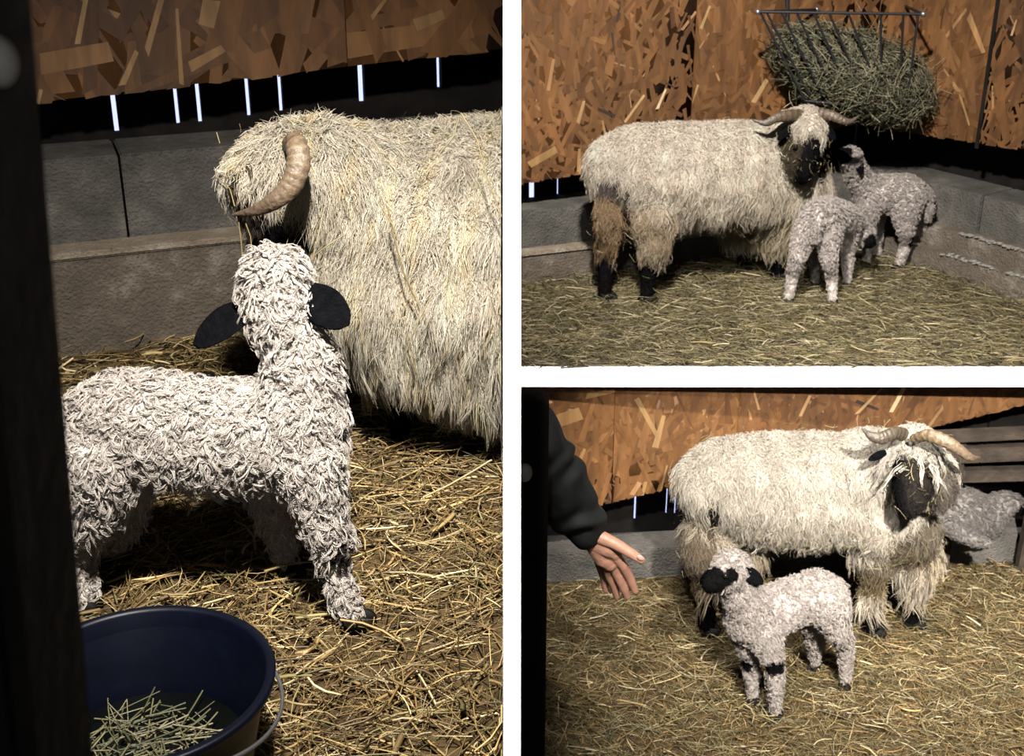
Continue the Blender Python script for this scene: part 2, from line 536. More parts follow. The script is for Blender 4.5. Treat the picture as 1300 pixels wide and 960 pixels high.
uC = LCn.hit
c0 = uC(1088, 158); c1 = uC(1299, 190)
k = (c1[1] - c0[1]) / (c1[0] - c0[0])
exC = [(1180, 115, 30, 7, 55, (.04, .025, .015)), (1205, 125, 26, 5, 65, (.04, .025, .015)), (1240, 45, 50, 10, -55, (.36, .2, .08)), (1288, 35, 20, 4, 80, (.5, .33, .16)), (1225, 140, 40, 4, -60, (.34, .2, .08))]
osb_wall('wall_back_right', LCn, 0.0, LCn.L, c0[1] - c0[0] * k, c0[1] + (LCn.L - c0[0]) * k, ROOF, [uC(1254, 100)[0]], 7, dens=700, big=.9, extra=exC)
bm = bmesh.new()
uS = uC(1254, 100)[0]
slab(bm, LCn, uS - .009, uS + .006, c0[1] - .02 + (uS - c0[0]) * k, ROOF, c0[1] - .02 + (uS - c0[0]) * k, ROOF, -.006, -.003)
bm_obj('trim_5', bm, M_BLACKWOOD, kind='structure')
zc0 = uC(1190, 231, .03)[1]
bm = bmesh.new()
slab(bm, LCn, 0, uS + .05, 0, zc0, 0, zc0, .0, .19)
slab(bm, LCn, uS + .056, LCn.L, 0, zc0, 0, zc0, .0, .19)
bm_obj('wall_blocks_right', bm, M_BLOCK, kind='structure', bevel=.004)
zl1 = uC(1250, 305, -.07)[1]
bm = bmesh.new()
slab(bm, LCn, .06, LCn.L, ZB - .02, zl1, ZB - .02, zl1, -.07, -.001)
bm_obj('wall_footing_right', bm, M_FOOTING, kind='structure', bevel=.008)
zl2 = uC(1250, 337, -.11)[1]
bm = bmesh.new()
slab(bm, LCn, .11, LCn.L, ZB - .02, zl2, ZB - .02, zl2, -.115, -.071)
bm_obj('baseboard_right', bm, M_FOOTING, kind='structure', bevel=.006)
# crumbly pale mortar along both ledges
def ledge_crumbs(name, ln, u0, u1, z, d, n, seed):
    rng = np.random.default_rng(seed); bm = bmesh.new()
    for i in range(n):
        u = rng.uniform(u0, u1)
        if math.sin(u * 9 + seed) + math.sin(u * 23) < -.3: continue
        r = rng.uniform(.002, .008)
        mtx = Matrix.Translation(Vector(ln.p(u, z + rng.normal(0, .002), d + rng.normal(0, .004)))) @ Matrix.Diagonal((r * 1.8, r, r * .7, 1))
        bmesh.ops.create_icosphere(bm, subdivisions=1, radius=1, matrix=mtx)
    return bm_obj(name, bm, mat_plain('lime_mortar', (.22, .205, .18), .9, noise=.3, scale=60, bump=.5), kind='structure')
ledge_crumbs('trim_6', LCn, .12, LCn.L - .6, zl1, -.066, 420, 1)
ledge_crumbs('trim_7', LCn, .16, LCn.L - .6, zl2, -.11, 300, 2)
sl = []
for px, yb, w in ((1121, 196, 1.5), (1156, 206, 1.2)):
    u, z = uC(px, yb, .20)
    sl.append((u, w * .0028, z))
plank_wall('wall_outside_right', LCn, -.25, LCn.L, zc0 - .3, ROOF, sl, d=.20)

# ---- lower stall back wall
uD = LD.hit
d0 = uD(700, 655); d1 = uD(1185, 541)
k = (d1[1] - d0[1]) / (d1[0] - d0[0])
dz = lambda u: d0[1] + (u - d0[0]) * k
exD = [(735, 587, 42, 8, 70, (.36, .21, .085)), (711, 535, 56, 22, 18, (.33, .18, .07)), (838, 548, 46, 12, 80, (.34, .20, .085)), (820, 530, 60, 9, -62, (.33, .195, .08)),
       (1100, 515, 34, 8, -20, (.03, .02, .014)), (1140, 507, 36, 7, 70, (.55, .40, .22)), (1105, 508, 44, 5, 50, (.36, .22, .1)), (1022, 515, 30, 5, 72, (.38, .22, .1)), (762, 500, 40, 8, 8, (.4, .22, .08)), (807, 620, 20, 8, 65, (.36, .2, .09)), (960, 508, 28, 4, -70, (.34, .2, .09))]
uE = min(LD.L, (ZB - .085 - d0[1]) / k + d0[0])
osb_wall('wall_back_lower', LD, 0, uE, dz(0), dz(uE), ZB - .06, [uD(779, 560)[0], uD(938, 520)[0]], 9, dens=900, big=.8, extra=exD)
zkD = uD(780, 676, .12)[1]
bm = bmesh.new()
slab(bm, LD, 0, .62, 0, zkD, 0, zkD, .0, .12)
slab(bm, LD, .626, LD.L, 0, zkD, 0, zkD, .0, .12)
bm_obj('wall_blocks_lower', bm, M_BLOCK, kind='structure', bevel=.004)
sl = []
for px, yb, w in ((806, 662, 4.0), (846, 655, 3.2), (857, 655, 3.2), (1212, 541, 4), (1246, 592, 4)):
    u, z = uD(px, yb, .17)
    sl.append((u, w * .0024, z))
plank_wall('wall_outside_lower', LD, -.05, LD.L + .1, 0, ZB - .06, sl, d=.17)

# ------------------------------------------------------------------ straw
def straw(name, label, n, region, zf, lo, hi, wid, pal, seed, lift=.03, heap=None, long_pal=None):
    rng = np.random.default_rng(seed)
    x0, x1, y0, y1 = region[0]
    ok = region[1]
    xs = []; 
    while sum(len(a) for a in xs) < n:
        p = np.stack((rng.uniform(x0, x1, n), rng.uniform(y0, y1, n)), 1)
        xs.append(p[ok(p[:, 0], p[:, 1])])
    p = np.concatenate(xs)[:n]
    L = rng.uniform(lo, hi, n) * rng.uniform(.5, 1, n)
    a = rng.uniform(0, 2 * math.pi, n)
    tilt = rng.normal(0, .10, n)
    K = 4
    s = np.linspace(-.5, .5, K)[None, :]
    bend = rng.normal(0, .38, n)[:, None]
    ang = a[:, None] + bend * s
    dx = np.cos(ang) * s * L[:, None]; dy = np.sin(ang) * s * L[:, None]
    hz = heap(p[:, 0], p[:, 1]) if heap else 0
    z = zf + hz + np.abs(rng.normal(0, lift * .5, n)) + .003
    dzv = np.sin(tilt)[:, None] * s * L[:, None] - rng.uniform(0, .05, n)[:, None] * L[:, None] * (s * 2) ** 2
    P = np.stack((p[:, 0, None] + dx, p[:, 1, None] + dy, np.maximum(z[:, None] + dzv, zf + .001)), -1)
    R = np.repeat((wid * np.clip(rng.lognormal(-.75, .55, n), .18, 2.0))[:, None], K, 1)
    R[:, -1] *= .6
    pal = np.array(pal)
    C = pal[rng.integers(len(pal), size=n)] * rng.lognormal(-.12, .38, (n, 1)).clip(.3, 1.5)
    if x1 < 0: P[:, :, 0] = np.minimum(P[:, :, 0], -.0145)
    else: P[:, :, 0] = np.maximum(P[:, :, 0], .0145)
    if zf == ZB: P[:, :, 1] = np.maximum(P[:, :, 1], 3.603)
    good = ok(P[:, :, 0], P[:, :, 1]).all(1)
    v, f, c = tubes(P[good], R[good], C[good], sides=3, flat=.5, rng=rng)
    o = link(name, np_mesh(name, v, f, c), M_STRAW)
    return tag(o, label, 'straw', kind='stuff')

GOLD = [(.56, .40, .17), (.42, .28, .11), (.70, .56, .31), (.30, .19, .075), (.22, .14, .055), (.18, .12, .05), (.26, .22, .09)]
OLIVE = [(.25, .20, .09), (.18, .14, .06), (.38, .31, .17), (.13, .11, .05), (.16, .155, .07), (.52, .44, .28), (.10, .08, .035)]
def okA(x, y): return (x < -.014) & (x > -1.7) & (y < 2.672 + (x + 1.75) * .387 - .10)
straw('straw_bedding', 'loose golden straw covering the floor of the left stall', 13000, ((-1.2, -.014, 1.1, 3.2), okA), ZA, .03, .17, .0027, GOLD, 11)
def okB(x, y): return (x > .014) & (y > 3.602) & (y < 4.475 + (x - .012) * .3755 - .07) & (y < 5.0 - (x - 1.41) * 1.466 - .14)
straw('straw_bedding', 'trodden olive straw and hay covering the upper stall floor', 22000, ((.015, 2.3, 3.603, 5), okB), ZB, .03, .13, .0018, OLIVE, 12)
def okC(x, y): return (x > .014) & (x < 2.4) & (y > 2.5) & (y < 3.632 + (x - .012) * .083 - .01)
straw('straw_bedding', 'dry straw strewn over the lower stall floor below the white board', 22000, ((.015, 2.2, 2.55, 4.1), okC), 0, .03, .13, .0020, [tuple(x * .8 for x in g) for g in GOLD] + OLIVE, 13)

# ------------------------------------------------------------------ animals
_tmp = bpy.data.meshes.new('tmp')
def blob_mesh(name, chains, voxel, smooth=6, clampf=None):
    """one continuous skin over chains of joints: interpolated balls, voxel remeshed and smoothed"""
    bm = bmesh.new()
    ico = bmesh.new(); bmesh.ops.create_icosphere(ico, subdivisions=2, radius=1)
    iv = np.array([v.co[:] for v in ico.verts]); ifc = [[v.index for v in f.verts] for f in ico.faces]
    ico.free()
    V = []; Fc = []
    for ch in chains:
        for i in range(len(ch)):
            if i + 1 < len(ch):
                (p, r), (q, s) = ch[i], ch[i + 1]
                d = np.linalg.norm(q - p); step = max(.22 * min(r.min(), s.min()), voxel * .6)
                n = max(1, int(d / step))
            else:
                (p, r) = ch[i]; q, s = p, r; n = 1
            for k in range(n):
                t = k / n
                e = t * t * (3 - 2 * t)
                c = p + (q - p) * t; rr = r + (s - r) * e
                V.append(iv * rr + c)
                o = (len(V) - 1) * len(iv)
                Fc.extend([[a + o for a in f] for f in ifc])
    me = np_mesh(name + '_raw', np.concatenate(V), np.array(Fc))
    o = bpy.data.objects.new(name, me); COL.objects.link(o)
    m = o.modifiers.new('r', 'REMESH'); m.mode = 'VOXEL'; m.voxel_size = voxel; m.use_smooth_shade = True
    m = o.modifiers.new('s', 'SMOOTH'); m.factor = .5; m.iterations = smooth
    dg = bpy.context.evaluated_depsgraph_get(); dg.update()
    out = bpy.data.meshes.new_from_object(o.evaluated_get(dg))
    bpy.data.objects.remove(o); bpy.data.meshes.remove(me)
    out.name = name
    if clampf:
        co = np.empty(len(out.vertices) * 3, np.float32); out.vertices.foreach_get('co', co)
        co = clampf(co.reshape(-1, 3)); out.vertices.foreach_set('co', co.ravel().astype(np.float32)); out.update()
    return out

def surf(me):
    me.calc_loop_triangles()
    nv = len(me.vertices)
    co = np.empty(nv * 3, np.float32); me.vertices.foreach_get('co', co); co = co.reshape(-1, 3)
    no = np.empty(nv * 3, np.float32); me.vertex_normals.foreach_get('vector', no); no = no.reshape(-1, 3)
    tr = np.empty(len(me.loop_triangles) * 3, np.int32); me.loop_triangles.foreach_get('vertices', tr); tr = tr.reshape(-1, 3)
    a, b, c = co[tr[:, 0]], co[tr[:, 1]], co[tr[:, 2]]
    ar = np.linalg.norm(np.cross(b - a, c - a), axis=1) / 2
    return co, no, tr, ar

def sample(me, n, rng):
    co, no, tr, ar = surf(me)
    t = rng.choice(len(tr), n, p=ar / ar.sum())
    u = rng.random((n, 1)); v = rng.random((n, 1)); s = (u + v) > 1
    u = np.where(s, 1 - u, u); v = np.where(s, 1 - v, v)
    w = 1 - u - v
    p = co[tr[t, 0]] * w + co[tr[t, 1]] * u + co[tr[t, 2]] * v
    nn = unit(no[tr[t, 0]] * w + no[tr[t, 1]] * u + no[tr[t, 2]] * v)
    return p.astype(float), nn.astype(float)

def facing(p, n):
    return (n * unit(np.array((0, 0, CZ)) - p)).sum(1)

def coat(name, me, parent, n, per, length, width, style, seed, flow=(0, 0, -1), lay=.75, curl=.004, turns=1.4,
         K=8, spread=.006, colf=None, lenf=None, clampf=None, rough=.25, back=.35, label=None):
    rng = np.random.default_rng(seed)
    p, nn = sample(me, n, rng)
    keep = (facing(p, nn) > -.25) | (rng.random(n) < back)
    p, nn = p[keep], nn[keep]
    C, lf = colf(p, nn)
    keep = lf > .01
    p, nn, C, lf = p[keep], nn[keep], C[keep], lf[keep]
    n = len(p)
    C = C * rng.uniform(.78, 1.12, (n, 1))
    fl = np.array(flow, float)[None, :] + rng.normal(0, rough, (n, 3))
    tan = fl - nn * (fl * nn).sum(1, keepdims=True)
    tan = unit(tan)
    L = length * lf * rng.uniform(.7, 1.25, n)
    # repeat for strands of one lock
    def rep(a): return np.repeat(a, per, axis=0)
    m = n * per
    bn = np.cross(nn, tan)
    P0 = rep(p); N0 = rep(nn); T0 = rep(tan); B0 = rep(bn); L0 = rep(L) * rng.uniform(.8, 1.1, m); CC = rep(C)
    j = rng.normal(0, spread, (m, 2)) 
    off = T0 * j[:, :1] + B0 * j[:, 1:]
    t = np.linspace(0, 1, K)[None, :, None]
    l3 = L0[:, None, None]
    axis = N0[:, None] * (1 - lay) * l3 * (1.6 * t - .6 * t * t) + T0[:, None] * lay * l3 * (t ** 1.4)
    if lay > .5:   # long coats sag with their own weight
        axis = axis + np.array((0, 0, -1.0))[None, None] * l3 * .25 * t ** 2
    ph = rep(rng.uniform(0, 6.28, n))[:, None, None]
    hand = rep(rng.choice([-1, 1], n))[:, None, None]
    tt = rep(turns * rng.uniform(.7, 1.3, n))[:, None, None]
    ang = ph + hand * tt * 2 * math.pi * t + rng.normal(0, .25, (m, 1, 1))
    cr = curl * rep(rng.uniform(.5, 1.4, n))[:, None, None] * np.minimum(1, t * 2.5)
    if style == 'curl':
        w = (B0[:, None] * np.cos(ang) + (T0[:, None] * .8 + N0[:, None] * .6) * np.sin(ang)) * cr
    else:
        w = (B0[:, None] * np.sin(ang) + N0[:, None] * .4 * np.cos(ang)) * cr
    P = P0[:, None] - N0[:, None] * .003 + off[:, None] * (1 - .55 * t) + axis + w
    if clampf: P = clampf(P)
    taper = np.array([1.0] * (K - 2) + [.75, .25])[None, :]
    R = width * .5 * rng.uniform(.7, 1.3, (m, 1)) * taper
    CC = CC * rng.uniform(.86, 1.1, (m, 1))
    v, f, c = tubes(P, R, np.clip(CC, 0, .85), sides=3, rng=rng)
    o = link(name, np_mesh(name, v, f, c), M_WOOL, parent)
    if label: o['label'] = label
    return o

def colour_body(me, colf):
    co, no, tr, ar = surf(me)
    C, lf = colf(co.astype(float), no.astype(float))
    c = np.ones((len(co), 4), np.float32); c[:, :3] = C * .8
    a = me.attributes.new('Col', 'FLOAT_COLOR', 'POINT'); a.data.foreach_set('color', c.ravel())

def rough_noise(p):
    h = np.sin(p[:, 0] * 140 + 5 * np.sin(p[:, 2] * 60)) * np.sin(p[:, 2] * 110 + 4 * np.sin(p[:, 0] * 70)) * np.sin(p[:, 1] * 90)
    return .5 + .5 * h

def mk_colf(base, patches, seed=0, blotch=.12):
    """patches: list of (centre, radius, colour, length factor); later ones win"""
    def f(p, n):
        C = np.tile(np.array(base, float), (len(p), 1)); lf = np.ones(len(p))
        b = np.sin(p[:, 0] * 31 + seed) * np.sin(p[:, 1] * 27 + 1) * np.sin(p[:, 2] * 37 + 2)
        C *= (1 + blotch * b)[:, None]
        for (c, r, col, l) in patches:
            q = (p - c) / np.array(r)
            d = np.sqrt((q ** 2).sum(1))
            d = d + .08 * np.sin(p[:, 0] * 160 + p[:, 2] * 130) 
            k = np.clip((1.0 - d) / .15, 0, 1)
            C = C * (1 - k[:, None]) + np.array(col) * k[:, None]
            lf = lf * (1 - k) + l * k
        return C, lf
    return f

BLK = (.005, .0045, .005)

def leaf(name, parent, a, b, width, thick, m, up=(0, 0, 1), droop=0.0, seed=0, fuzz=True):
    """drooping ear: a cupped leaf from base a to tip b"""
    a = np.array(a); b = np.array(b); d = b - a; L = np.linalg.norm(d); t = d / L
    s = np.cross(t, np.array(up, float)); s = s / np.linalg.norm(s); n = np.cross(s, t)
    K, Sd = 14, 14
    V = []
    for i in range(K):
        u = i / (K - 1)
        w = width * (.42 + .9 * math.sin(math.pi * min(1, u * .9 + .12)) * .62) * (1 if u < .8 else math.sqrt(max(0, 1 - ((u - .8) / .2) ** 2)) * .96 + .04)
        th = thick * (1 - .55 * u)
        c = a + d * u - n * droop * L * u * u
        for k in range(Sd):
            g = 2 * math.pi * k / Sd
            x = math.cos(g) * w; y = math.sin(g) * th
            V.append(c + s * x + n * (y + .25 * x * x / width))
    i = np.arange(K * Sd).reshape(K, Sd)
    f = np.stack((i[:-1], np.roll(i[:-1], -1, 1), np.roll(i[1:], -1, 1), i[1:]), -1).reshape(-1, 4)
    bm = bmesh.new()
    vs = [bm.verts.new(tuple(v)) for v in V]
    for q in f: bm.faces.new([vs[j] for j in q])
    bm.faces.new([vs[j] for j in i[0]]); bm.faces.new([vs[j] for j in i[-1][::-1]])
    return bm_obj(name, bm, m, parent, smooth=True)

def horn(name, parent, pts, seed=0, col=(.30, .21, .13), tip=(.10, .07, .05), ridges=16):
    """pts: list of (point, radius); ridged and tapering"""
    P = np.array([p for p, r in pts]); R = np.array([r if np.isscalar(r) else r[0] for p, r in pts])
    n = 90
    # Catmull-Rom
    q = np.vstack((2 * P[0] - P[1], P, 2 * P[-1] - P[-2]))
    out = []; rr = []
    seg = len(P) - 1
    for k in range(n):
        u = k / (n - 1) * seg; i = min(int(u), seg - 1); t = u - i
        a, b, c, d = q[i], q[i + 1], q[i + 2], q[i + 3]
        out.append(.5 * ((2 * b) + (-a + c) * t + (2 * a - 5 * b + 4 * c - d) * t * t + (-a + 3 * b - 3 * c + d) * t ** 3))
        rr.append(R[i] * (1 - t) + R[i + 1] * t)
    out = np.array(out); rr = np.array(rr)
    g = np.linspace(0, 1, n)
    rr = rr * (1 + .13 * np.abs(np.sin(g * math.pi * ridges)) * (1 - g))
    Sd = 16
    T = unit(np.gradient(out, axis=0))
    ref = np.array((0.1, -1, .2)); U = unit(np.cross(T, ref)); Vv = np.cross(T, U)
    an = np.arange(Sd) * 2 * math.pi / Sd
    verts = out[:, None] + rr[:, None, None] * (U[:, None] * np.cos(an)[None, :, None] + Vv[:, None] * .72 * np.sin(an)[None, :, None])
    i = np.arange(n * Sd).reshape(n, Sd)
    f = np.stack((i[:-1], np.roll(i[:-1], -1, 1), np.roll(i[1:], -1, 1), i[1:]), -1).reshape(-1, 4)
    cc = np.array(col)[None] * .8 * (1 - g[:, None] ** 2) + np.array(tip)[None] * g[:, None] ** 2
    cc = cc * (1 - .5 * np.abs(np.cos(g * math.pi * ridges))[:, None] * (1 - g[:, None]))
    me = np_mesh(name, verts.reshape(-1, 3), f, np.repeat(cc, Sd, axis=0))
    return link(name, me, M_HORN, parent)

def hoof(parent, p, r, fwd):
    """cloven hoof: two toes side by side"""
    f = np.array((fwd[0], fwd[1], 0.0)); f /= np.linalg.norm(f); s = np.array((-f[1], f[0], 0))
    bm = bmesh.new()
    for k in (-1, 1):
        mt = Matrix.Translation(Vector(p + s * k * r * .42 + f * r * .25 + np.array((0, 0, r * .55))))
        rot = Matrix.Rotation(math.atan2(f[1], f[0]), 4, 'Z')
        bmesh.ops.create_uvsphere(bm, u_segments=12, v_segments=8, radius=1, matrix=mt @ rot @ Matrix.Diagonal((r * 1.1, r * .42, r * .6, 1)))
    return bm_obj('hoof', bm, M_HOOF, parent, smooth=True)

def hay_bits(parent, me, n, seed, sel, size=(.01, .05), wid=.0007, pal=None, out=.02):
    wid *= .7; n = int(n * 1.3)
    rng = np.random.default_rng(seed)
    p, nn = sample(me, n * 6, rng)
    k = sel(p, nn); p, nn = p[k][:n], nn[k][:n]; n = len(p)
    L = rng.uniform(size[0], size[1], n) ** 1.0
    d = rng.normal(0, 1, (n, 3)); d = unit(d - nn * (d * nn).sum(1, keepdims=True) * .8)
    bnd = unit(rng.normal(0, 1, (n, 3)))
    s = np.linspace(-.5, .5, 5)[None, :, None]
    P = (p + nn * out * rng.uniform(.7, 1.2, (n, 1)))[:, None] + d[:, None] * s * L[:, None, None] + bnd[:, None] * (s ** 2) * L[:, None, None] * .5
    if parent['label'].startswith('large shaggy'): P = clampE(P)
    pal = np.array(pal or [(.34, .28, .14), (.22, .18, .08), (.45, .38, .22), (.08, .06, .03), (.14, .13, .06)])
    v, f, c = tubes(P, np.repeat((wid * rng.uniform(.6, 1.4, n))[:, None], 5, 1), pal[rng.integers(len(pal), size=n)], sides=4, flat=.5, rng=rng)
    o = link('stuck_hay', np_mesh('stuck_hay', v, f, c), M_STRAW, parent)
    o['kind'] = 'stuff'; o['label'] = 'bits of hay caught in the wool'
    return o

def animal(name, label, cat, base, chains, voxel, colf, smooth=5, clampf=None):
    root = empty(name, base)
    tag(root, label, cat)
    me = blob_mesh('body', chains, voxel, smooth, clampf)
    colour_body(me, colf)
    body = link('body', me, M_HIDE, root)
    return root, me

def leg_chain(top, mids, footpx, footY, zf, r):
    """joints from the picture, ending on the floor"""
    f = PZ(footpx, footY, zf + r)
    return [top] + mids + [(f, np.array((r, r, r)))]

LAMBW = (.80, .72, .65)
EWEW = (.84, .75, .60)

# ---- lamb in the left stall, seen from the side, head turned away
Yb = 1.78
ch = [
    [J(122, 535, Yb, 44), J(160, 535, Yb, 66), J(225, 545, Yb, 70), J(300, 552, Yb, 70), J(365, 548, Yb, 72), J(392, 548, Yb, 46)],
    [J(370, 540, Yb, 66), J(385, 480, Yb, 46), J(374, 432, Yb + .01, 36), J(352, 385, Yb + .02, 42), J(348, 352, Yb + .03, 42)],
    [J(349, 365, Yb + .06, 34), J(350, 372, Yb + .13, 24)],
    leg_chain(J(392, 588, 1.73, 40), [J(408, 650, 1.715, 27), J(422, 690, 1.705, 21), J(427, 730, 1.70, 15), J(440, 765, 1.69, 16)], 450, 1.69, ZA, .017),
    leg_chain(J(345, 600, 1.84, 34), [J(352, 660, 1.85, 20), J(360, 705, 1.85, 13)], 368, 1.845, ZA, .016),
    leg_chain(J(128, 580, 1.74, 52), [J(120, 640, 1.73, 32), J(96, 690, 1.76, 25), J(98, 735, 1.75, 21)], 104, 1.735, ZA, .022),
    leg_chain(J(150, 590, 1.84, 42), [J(160, 650, 1.85, 24), J(135, 700, 1.88, 15)], 142, 1.86, ZA, .016),
    [J(85, 520, Yb, 14), J(72, 560, Yb - .01, 12), J(75, 600, Yb - .01, 10)],
]
pat = [(ch[2][1][0], (.055, .05, .06), BLK, .3),
       (W(432, 706, 1.68), (.018, .03, .03), (.03, .025, .022), .8)]
for px, Y in ((450, 1.69), (368, 1.845), (104, 1.735), (142, 1.86)):
    pat.append((PZ(px, Y, ZA), (.05, .05, .032), BLK, .12))
cf = mk_colf(LAMBW, pat, 1, .05)
root, me = animal('lamb', 'large curly lamb with black ears behind the blue bucket, head raised to the ewe', 'lamb', PZ(280, Yb, ZA), ch, .007, cf)
def clampA(P):
    P = P.copy(); P[..., 0] = np.minimum(P[..., 0], -.022); P[..., 2] = np.maximum(P[..., 2], ZA + .004); return P
# legs carry shorter straighter wool
def cfA(p, n):
    C, lf = cf(p, n)
    low = np.clip((p[:, 2] - (ZA + .02)) / .16, 0, 1)
    lf = lf * (.55 + .45 * low)
    # greyer crown of the head
    d = np.linalg.norm(p - W(350, 318, Yb + .03), axis=1)
    k = np.clip(1 - d / .05, 0, 1)[:, None] * .55
    C = C * (1 - k) + np.array((.25, .22, .20)) * k
    return C, lf
coat('fleece', me, root, 8500, 6, .032, .0010, 'curl', 21, lay=.62, curl=.0075, turns=1.15, K=10, spread=.0015, colf=cfA, clampf=clampA, rough=.6, back=.3)
coat('under_fleece', me, root, 26000, 1, .012, .0016, 'curl', 22, lay=.4, curl=.003, turns=.8, K=5, spread=.002, colf=cfA, clampf=clampA, rough=.8, back=.3)
leaf('ear', root, W(316, 392, 1.79), W(248, 441, 1.77), .031, .006, M_BLACKFUR, up=(0, -.6, 1), droop=-.05)
leaf('ear', root, W(390, 372, 1.79), W(444, 414, 1.77), .031, .006, M_BLACKFUR, up=(0, -1, .5), droop=-.1)
for px, Y in ((450, 1.69), (368, 1.845), (104, 1.735), (142, 1.86)):
    hoof(root, PZ(px, Y, ZA + .002), .026, (1, -.15))

# ---- ewe in the left stall
Ye = 2.36
def clampE(P):
    P = P.copy(); P[..., 0] = np.minimum(P[..., 0], -.020); P[..., 2] = np.maximum(P[..., 2], ZA + .004)
    yw = 2.672 + (P[..., 0] + 1.75) * .387 - .12
    P[..., 1] = np.minimum(P[..., 1], yw); return P
ch = [
    [J(455, 262, Ye - .02, 100), J(500, 295, Ye, 130), J(570, 325, Ye + .02, 168), J(660, 338, Ye + .05, 190), J(760, 340, Ye + .05, 190)],
    [J(470, 260, Ye - .04, 90), J(410, 222, Ye - .08, 70), J(360, 215, Ye - .12, 56), J(330, 225, Ye - .15, 46)],
    [J(345, 255, Ye - .14, 44), J(345, 295, Ye - .14, 34), J(342, 325, Ye - .12, 26)],
    [J(450, 330, Ye - .05, 80), J(470, 385, Ye - .05, 46)],
    leg_chain(J(490, 430, Ye, 36), [J(500, 490, Ye, 22)], 508, Ye, ZA, .026),
    leg_chain(J(520, 440, Ye + .16, 36), [J(520, 480, Ye + .16, 22)], 522, Ye + .18, ZA, .026),
    leg_chain(J(620, 500, Ye, 44), [J(617, 570, Ye, 24)], 614, Ye, ZA, .028),
]
pat = [(W(345, 292, Ye - .17), (.07, .12, .07), BLK, .08), (W(372, 283, Ye - .15), (.07, .18, .075), BLK, .06),
       (W(312, 250, Ye - .2), (.035, .08, .05), (.08, .065, .05), .7),
       (W(600, 590, Ye), (.5, .5, .12), (.34, .27, .17), 1.0)]
for px, Y in ((508, Ye), (522, Ye + .18), (614, Ye)):
    pat.append((PZ(px, Y, ZA), (.09, .09, .30), BLK, .06))
cf1 = mk_colf(EWEW, pat, 2, .12)
rootE, me = animal('ewe', 'large shaggy cream ewe with a curled horn looming over the lamb, pressed to the partition', 'sheep', PZ(540, Ye, ZA), ch, .014, cf1, clampf=clampE)
def cfE(p, n):
    C, lf = cf1(p, n)
    # parted locks: yellow grease between, shorter on the head
    s = np.sin(p[:, 0] * 75 + 3 * np.sin(p[:, 2] * 9)) 
    C = C * (1 + .10 * s[:, None]) * np.where(s[:, None] > .8, np.array((.95, .86, .70)), 1)
    hd = np.clip((-.40 - p[:, 0]) / .10, 0, 1)
    lf = lf * (1 - .5 * hd)
    lf = lf * (1 + .25 * np.clip((1.75 - p[:, 2]) / .3, 0, 1))
    return C, lf
coat('fleece', me, rootE, 8500, 9, .085, .0012, 'wave', 31, flow=(-.12, -.15, -1), lay=.74, curl=.0038, turns=2.2, K=7, spread=.010, colf=cfE, clampf=clampE, rough=.22, back=.15)
coat('under_fleece', me, rootE, 38000, 1, .042, .0015, 'curl', 32, lay=.5, curl=.004, turns=1.0, K=5, spread=.004, colf=cfE, clampf=clampE, rough=.5, back=.15)
coat('forelock', me, rootE, 1500, 6, .055, .0014, 'curl', 33, lay=.55, curl=.008, turns=1.2, K=10, spread=.004, clampf=clampE, rough=.6, back=.3,
     colf=lambda p, n: (cfE(p, n)[0], np.where((np.linalg.norm(p - W(350, 205, Ye - .13), axis=1) < .10) & (p[:, 2] > W(340, 262, Ye - .12)[2]), cfE(p, n)[1] * 1.4, 0)))
def hp(px, py, Y, r):
    p = W(px, py, Y); return (p, r * mpp(p))
horn('horn', rootE, [hp(366, 186, 2.17, 10), hp(375, 182, 2.10, 13), hp(379, 206, 2.07, 14.5), hp(370, 234, 2.06, 14), hp(350, 254, 2.06, 11.5), hp(325, 267, 2.08, 7.5), hp(295, 273, 2.11, 1.5)], ridges=18)
hay_bits(rootE, me, 110, 34, lambda p, n: (facing(p, n) > .2), size=(.008, .05), wid=.0005, out=.035)

def stem(parent, pts, r=.0011, col=(.34, .26, .12)):
    P = np.array([W(*q) for q in pts]); n = 16; g = np.linspace(0, len(P) - 1, n)
    P = np.stack([np.interp(g, np.arange(len(P)), P[:, i]) for i in range(3)], 1)[None]
    v, f, c = tubes(P, np.full((1, n), r), np.array([col]), sides=5)
    return link('hay_stem', np_mesh('hay_stem', v, f, c), M_STRAW, parent)
stem(rootE, [(492, 262, 2.09), (500, 300, 2.08), (512, 345, 2.07), (528, 382, 2.07)], .0016, (.24, .18, .08))
stem(rootE, [(481, 257, 2.09), (498, 285, 2.08), (505, 306, 2.08)])
stem(rootE, [(585, 143, 2.13), (606, 178, 2.11), (618, 225, 2.09), (637, 275, 2.08)], .0012)
stem(rootE, [(583, 148, 2.13), (575, 175, 2.11), (558, 195, 2.10)], .0014, (.22, .20, .09))
stem(rootE, [(572, 285, 2.06), (565, 330, 2.05), (552, 352, 2.05)], .001)
stem(rootE, [(548, 375, 2.05), (530, 410, 2.05), (516, 445, 2.06), (515, 475, 2.07)], .0011, (.42, .34, .18))
stem(rootE, [(412, 262, 2.10), (404, 300, 2.08), (396, 330, 2.08)], .001, (.42, .34, .18))
stem(rootE, [(437, 298, 2.09), (415, 312, 2.08), (394, 328, 2.08)], .001)
stem(rootE, [(538, 631, 2.0), (570, 616, 1.99), (598, 600, 1.98), (624, 584, 1.97)], .0019, (.60, .50, .28))
for q in ([(303, 282, 2.10), (306, 305, 2.10), (308, 330, 2.10)], [(312, 284, 2.09), (318, 300, 2.09), (320, 318, 2.09)], [(275, 168, 2.2), (279, 182, 2.19)], [(276, 225, 2.16), (292, 240, 2.14), (298, 262, 2.12)]):
    stem(rootE, q, .0011, (.30, .23, .10))

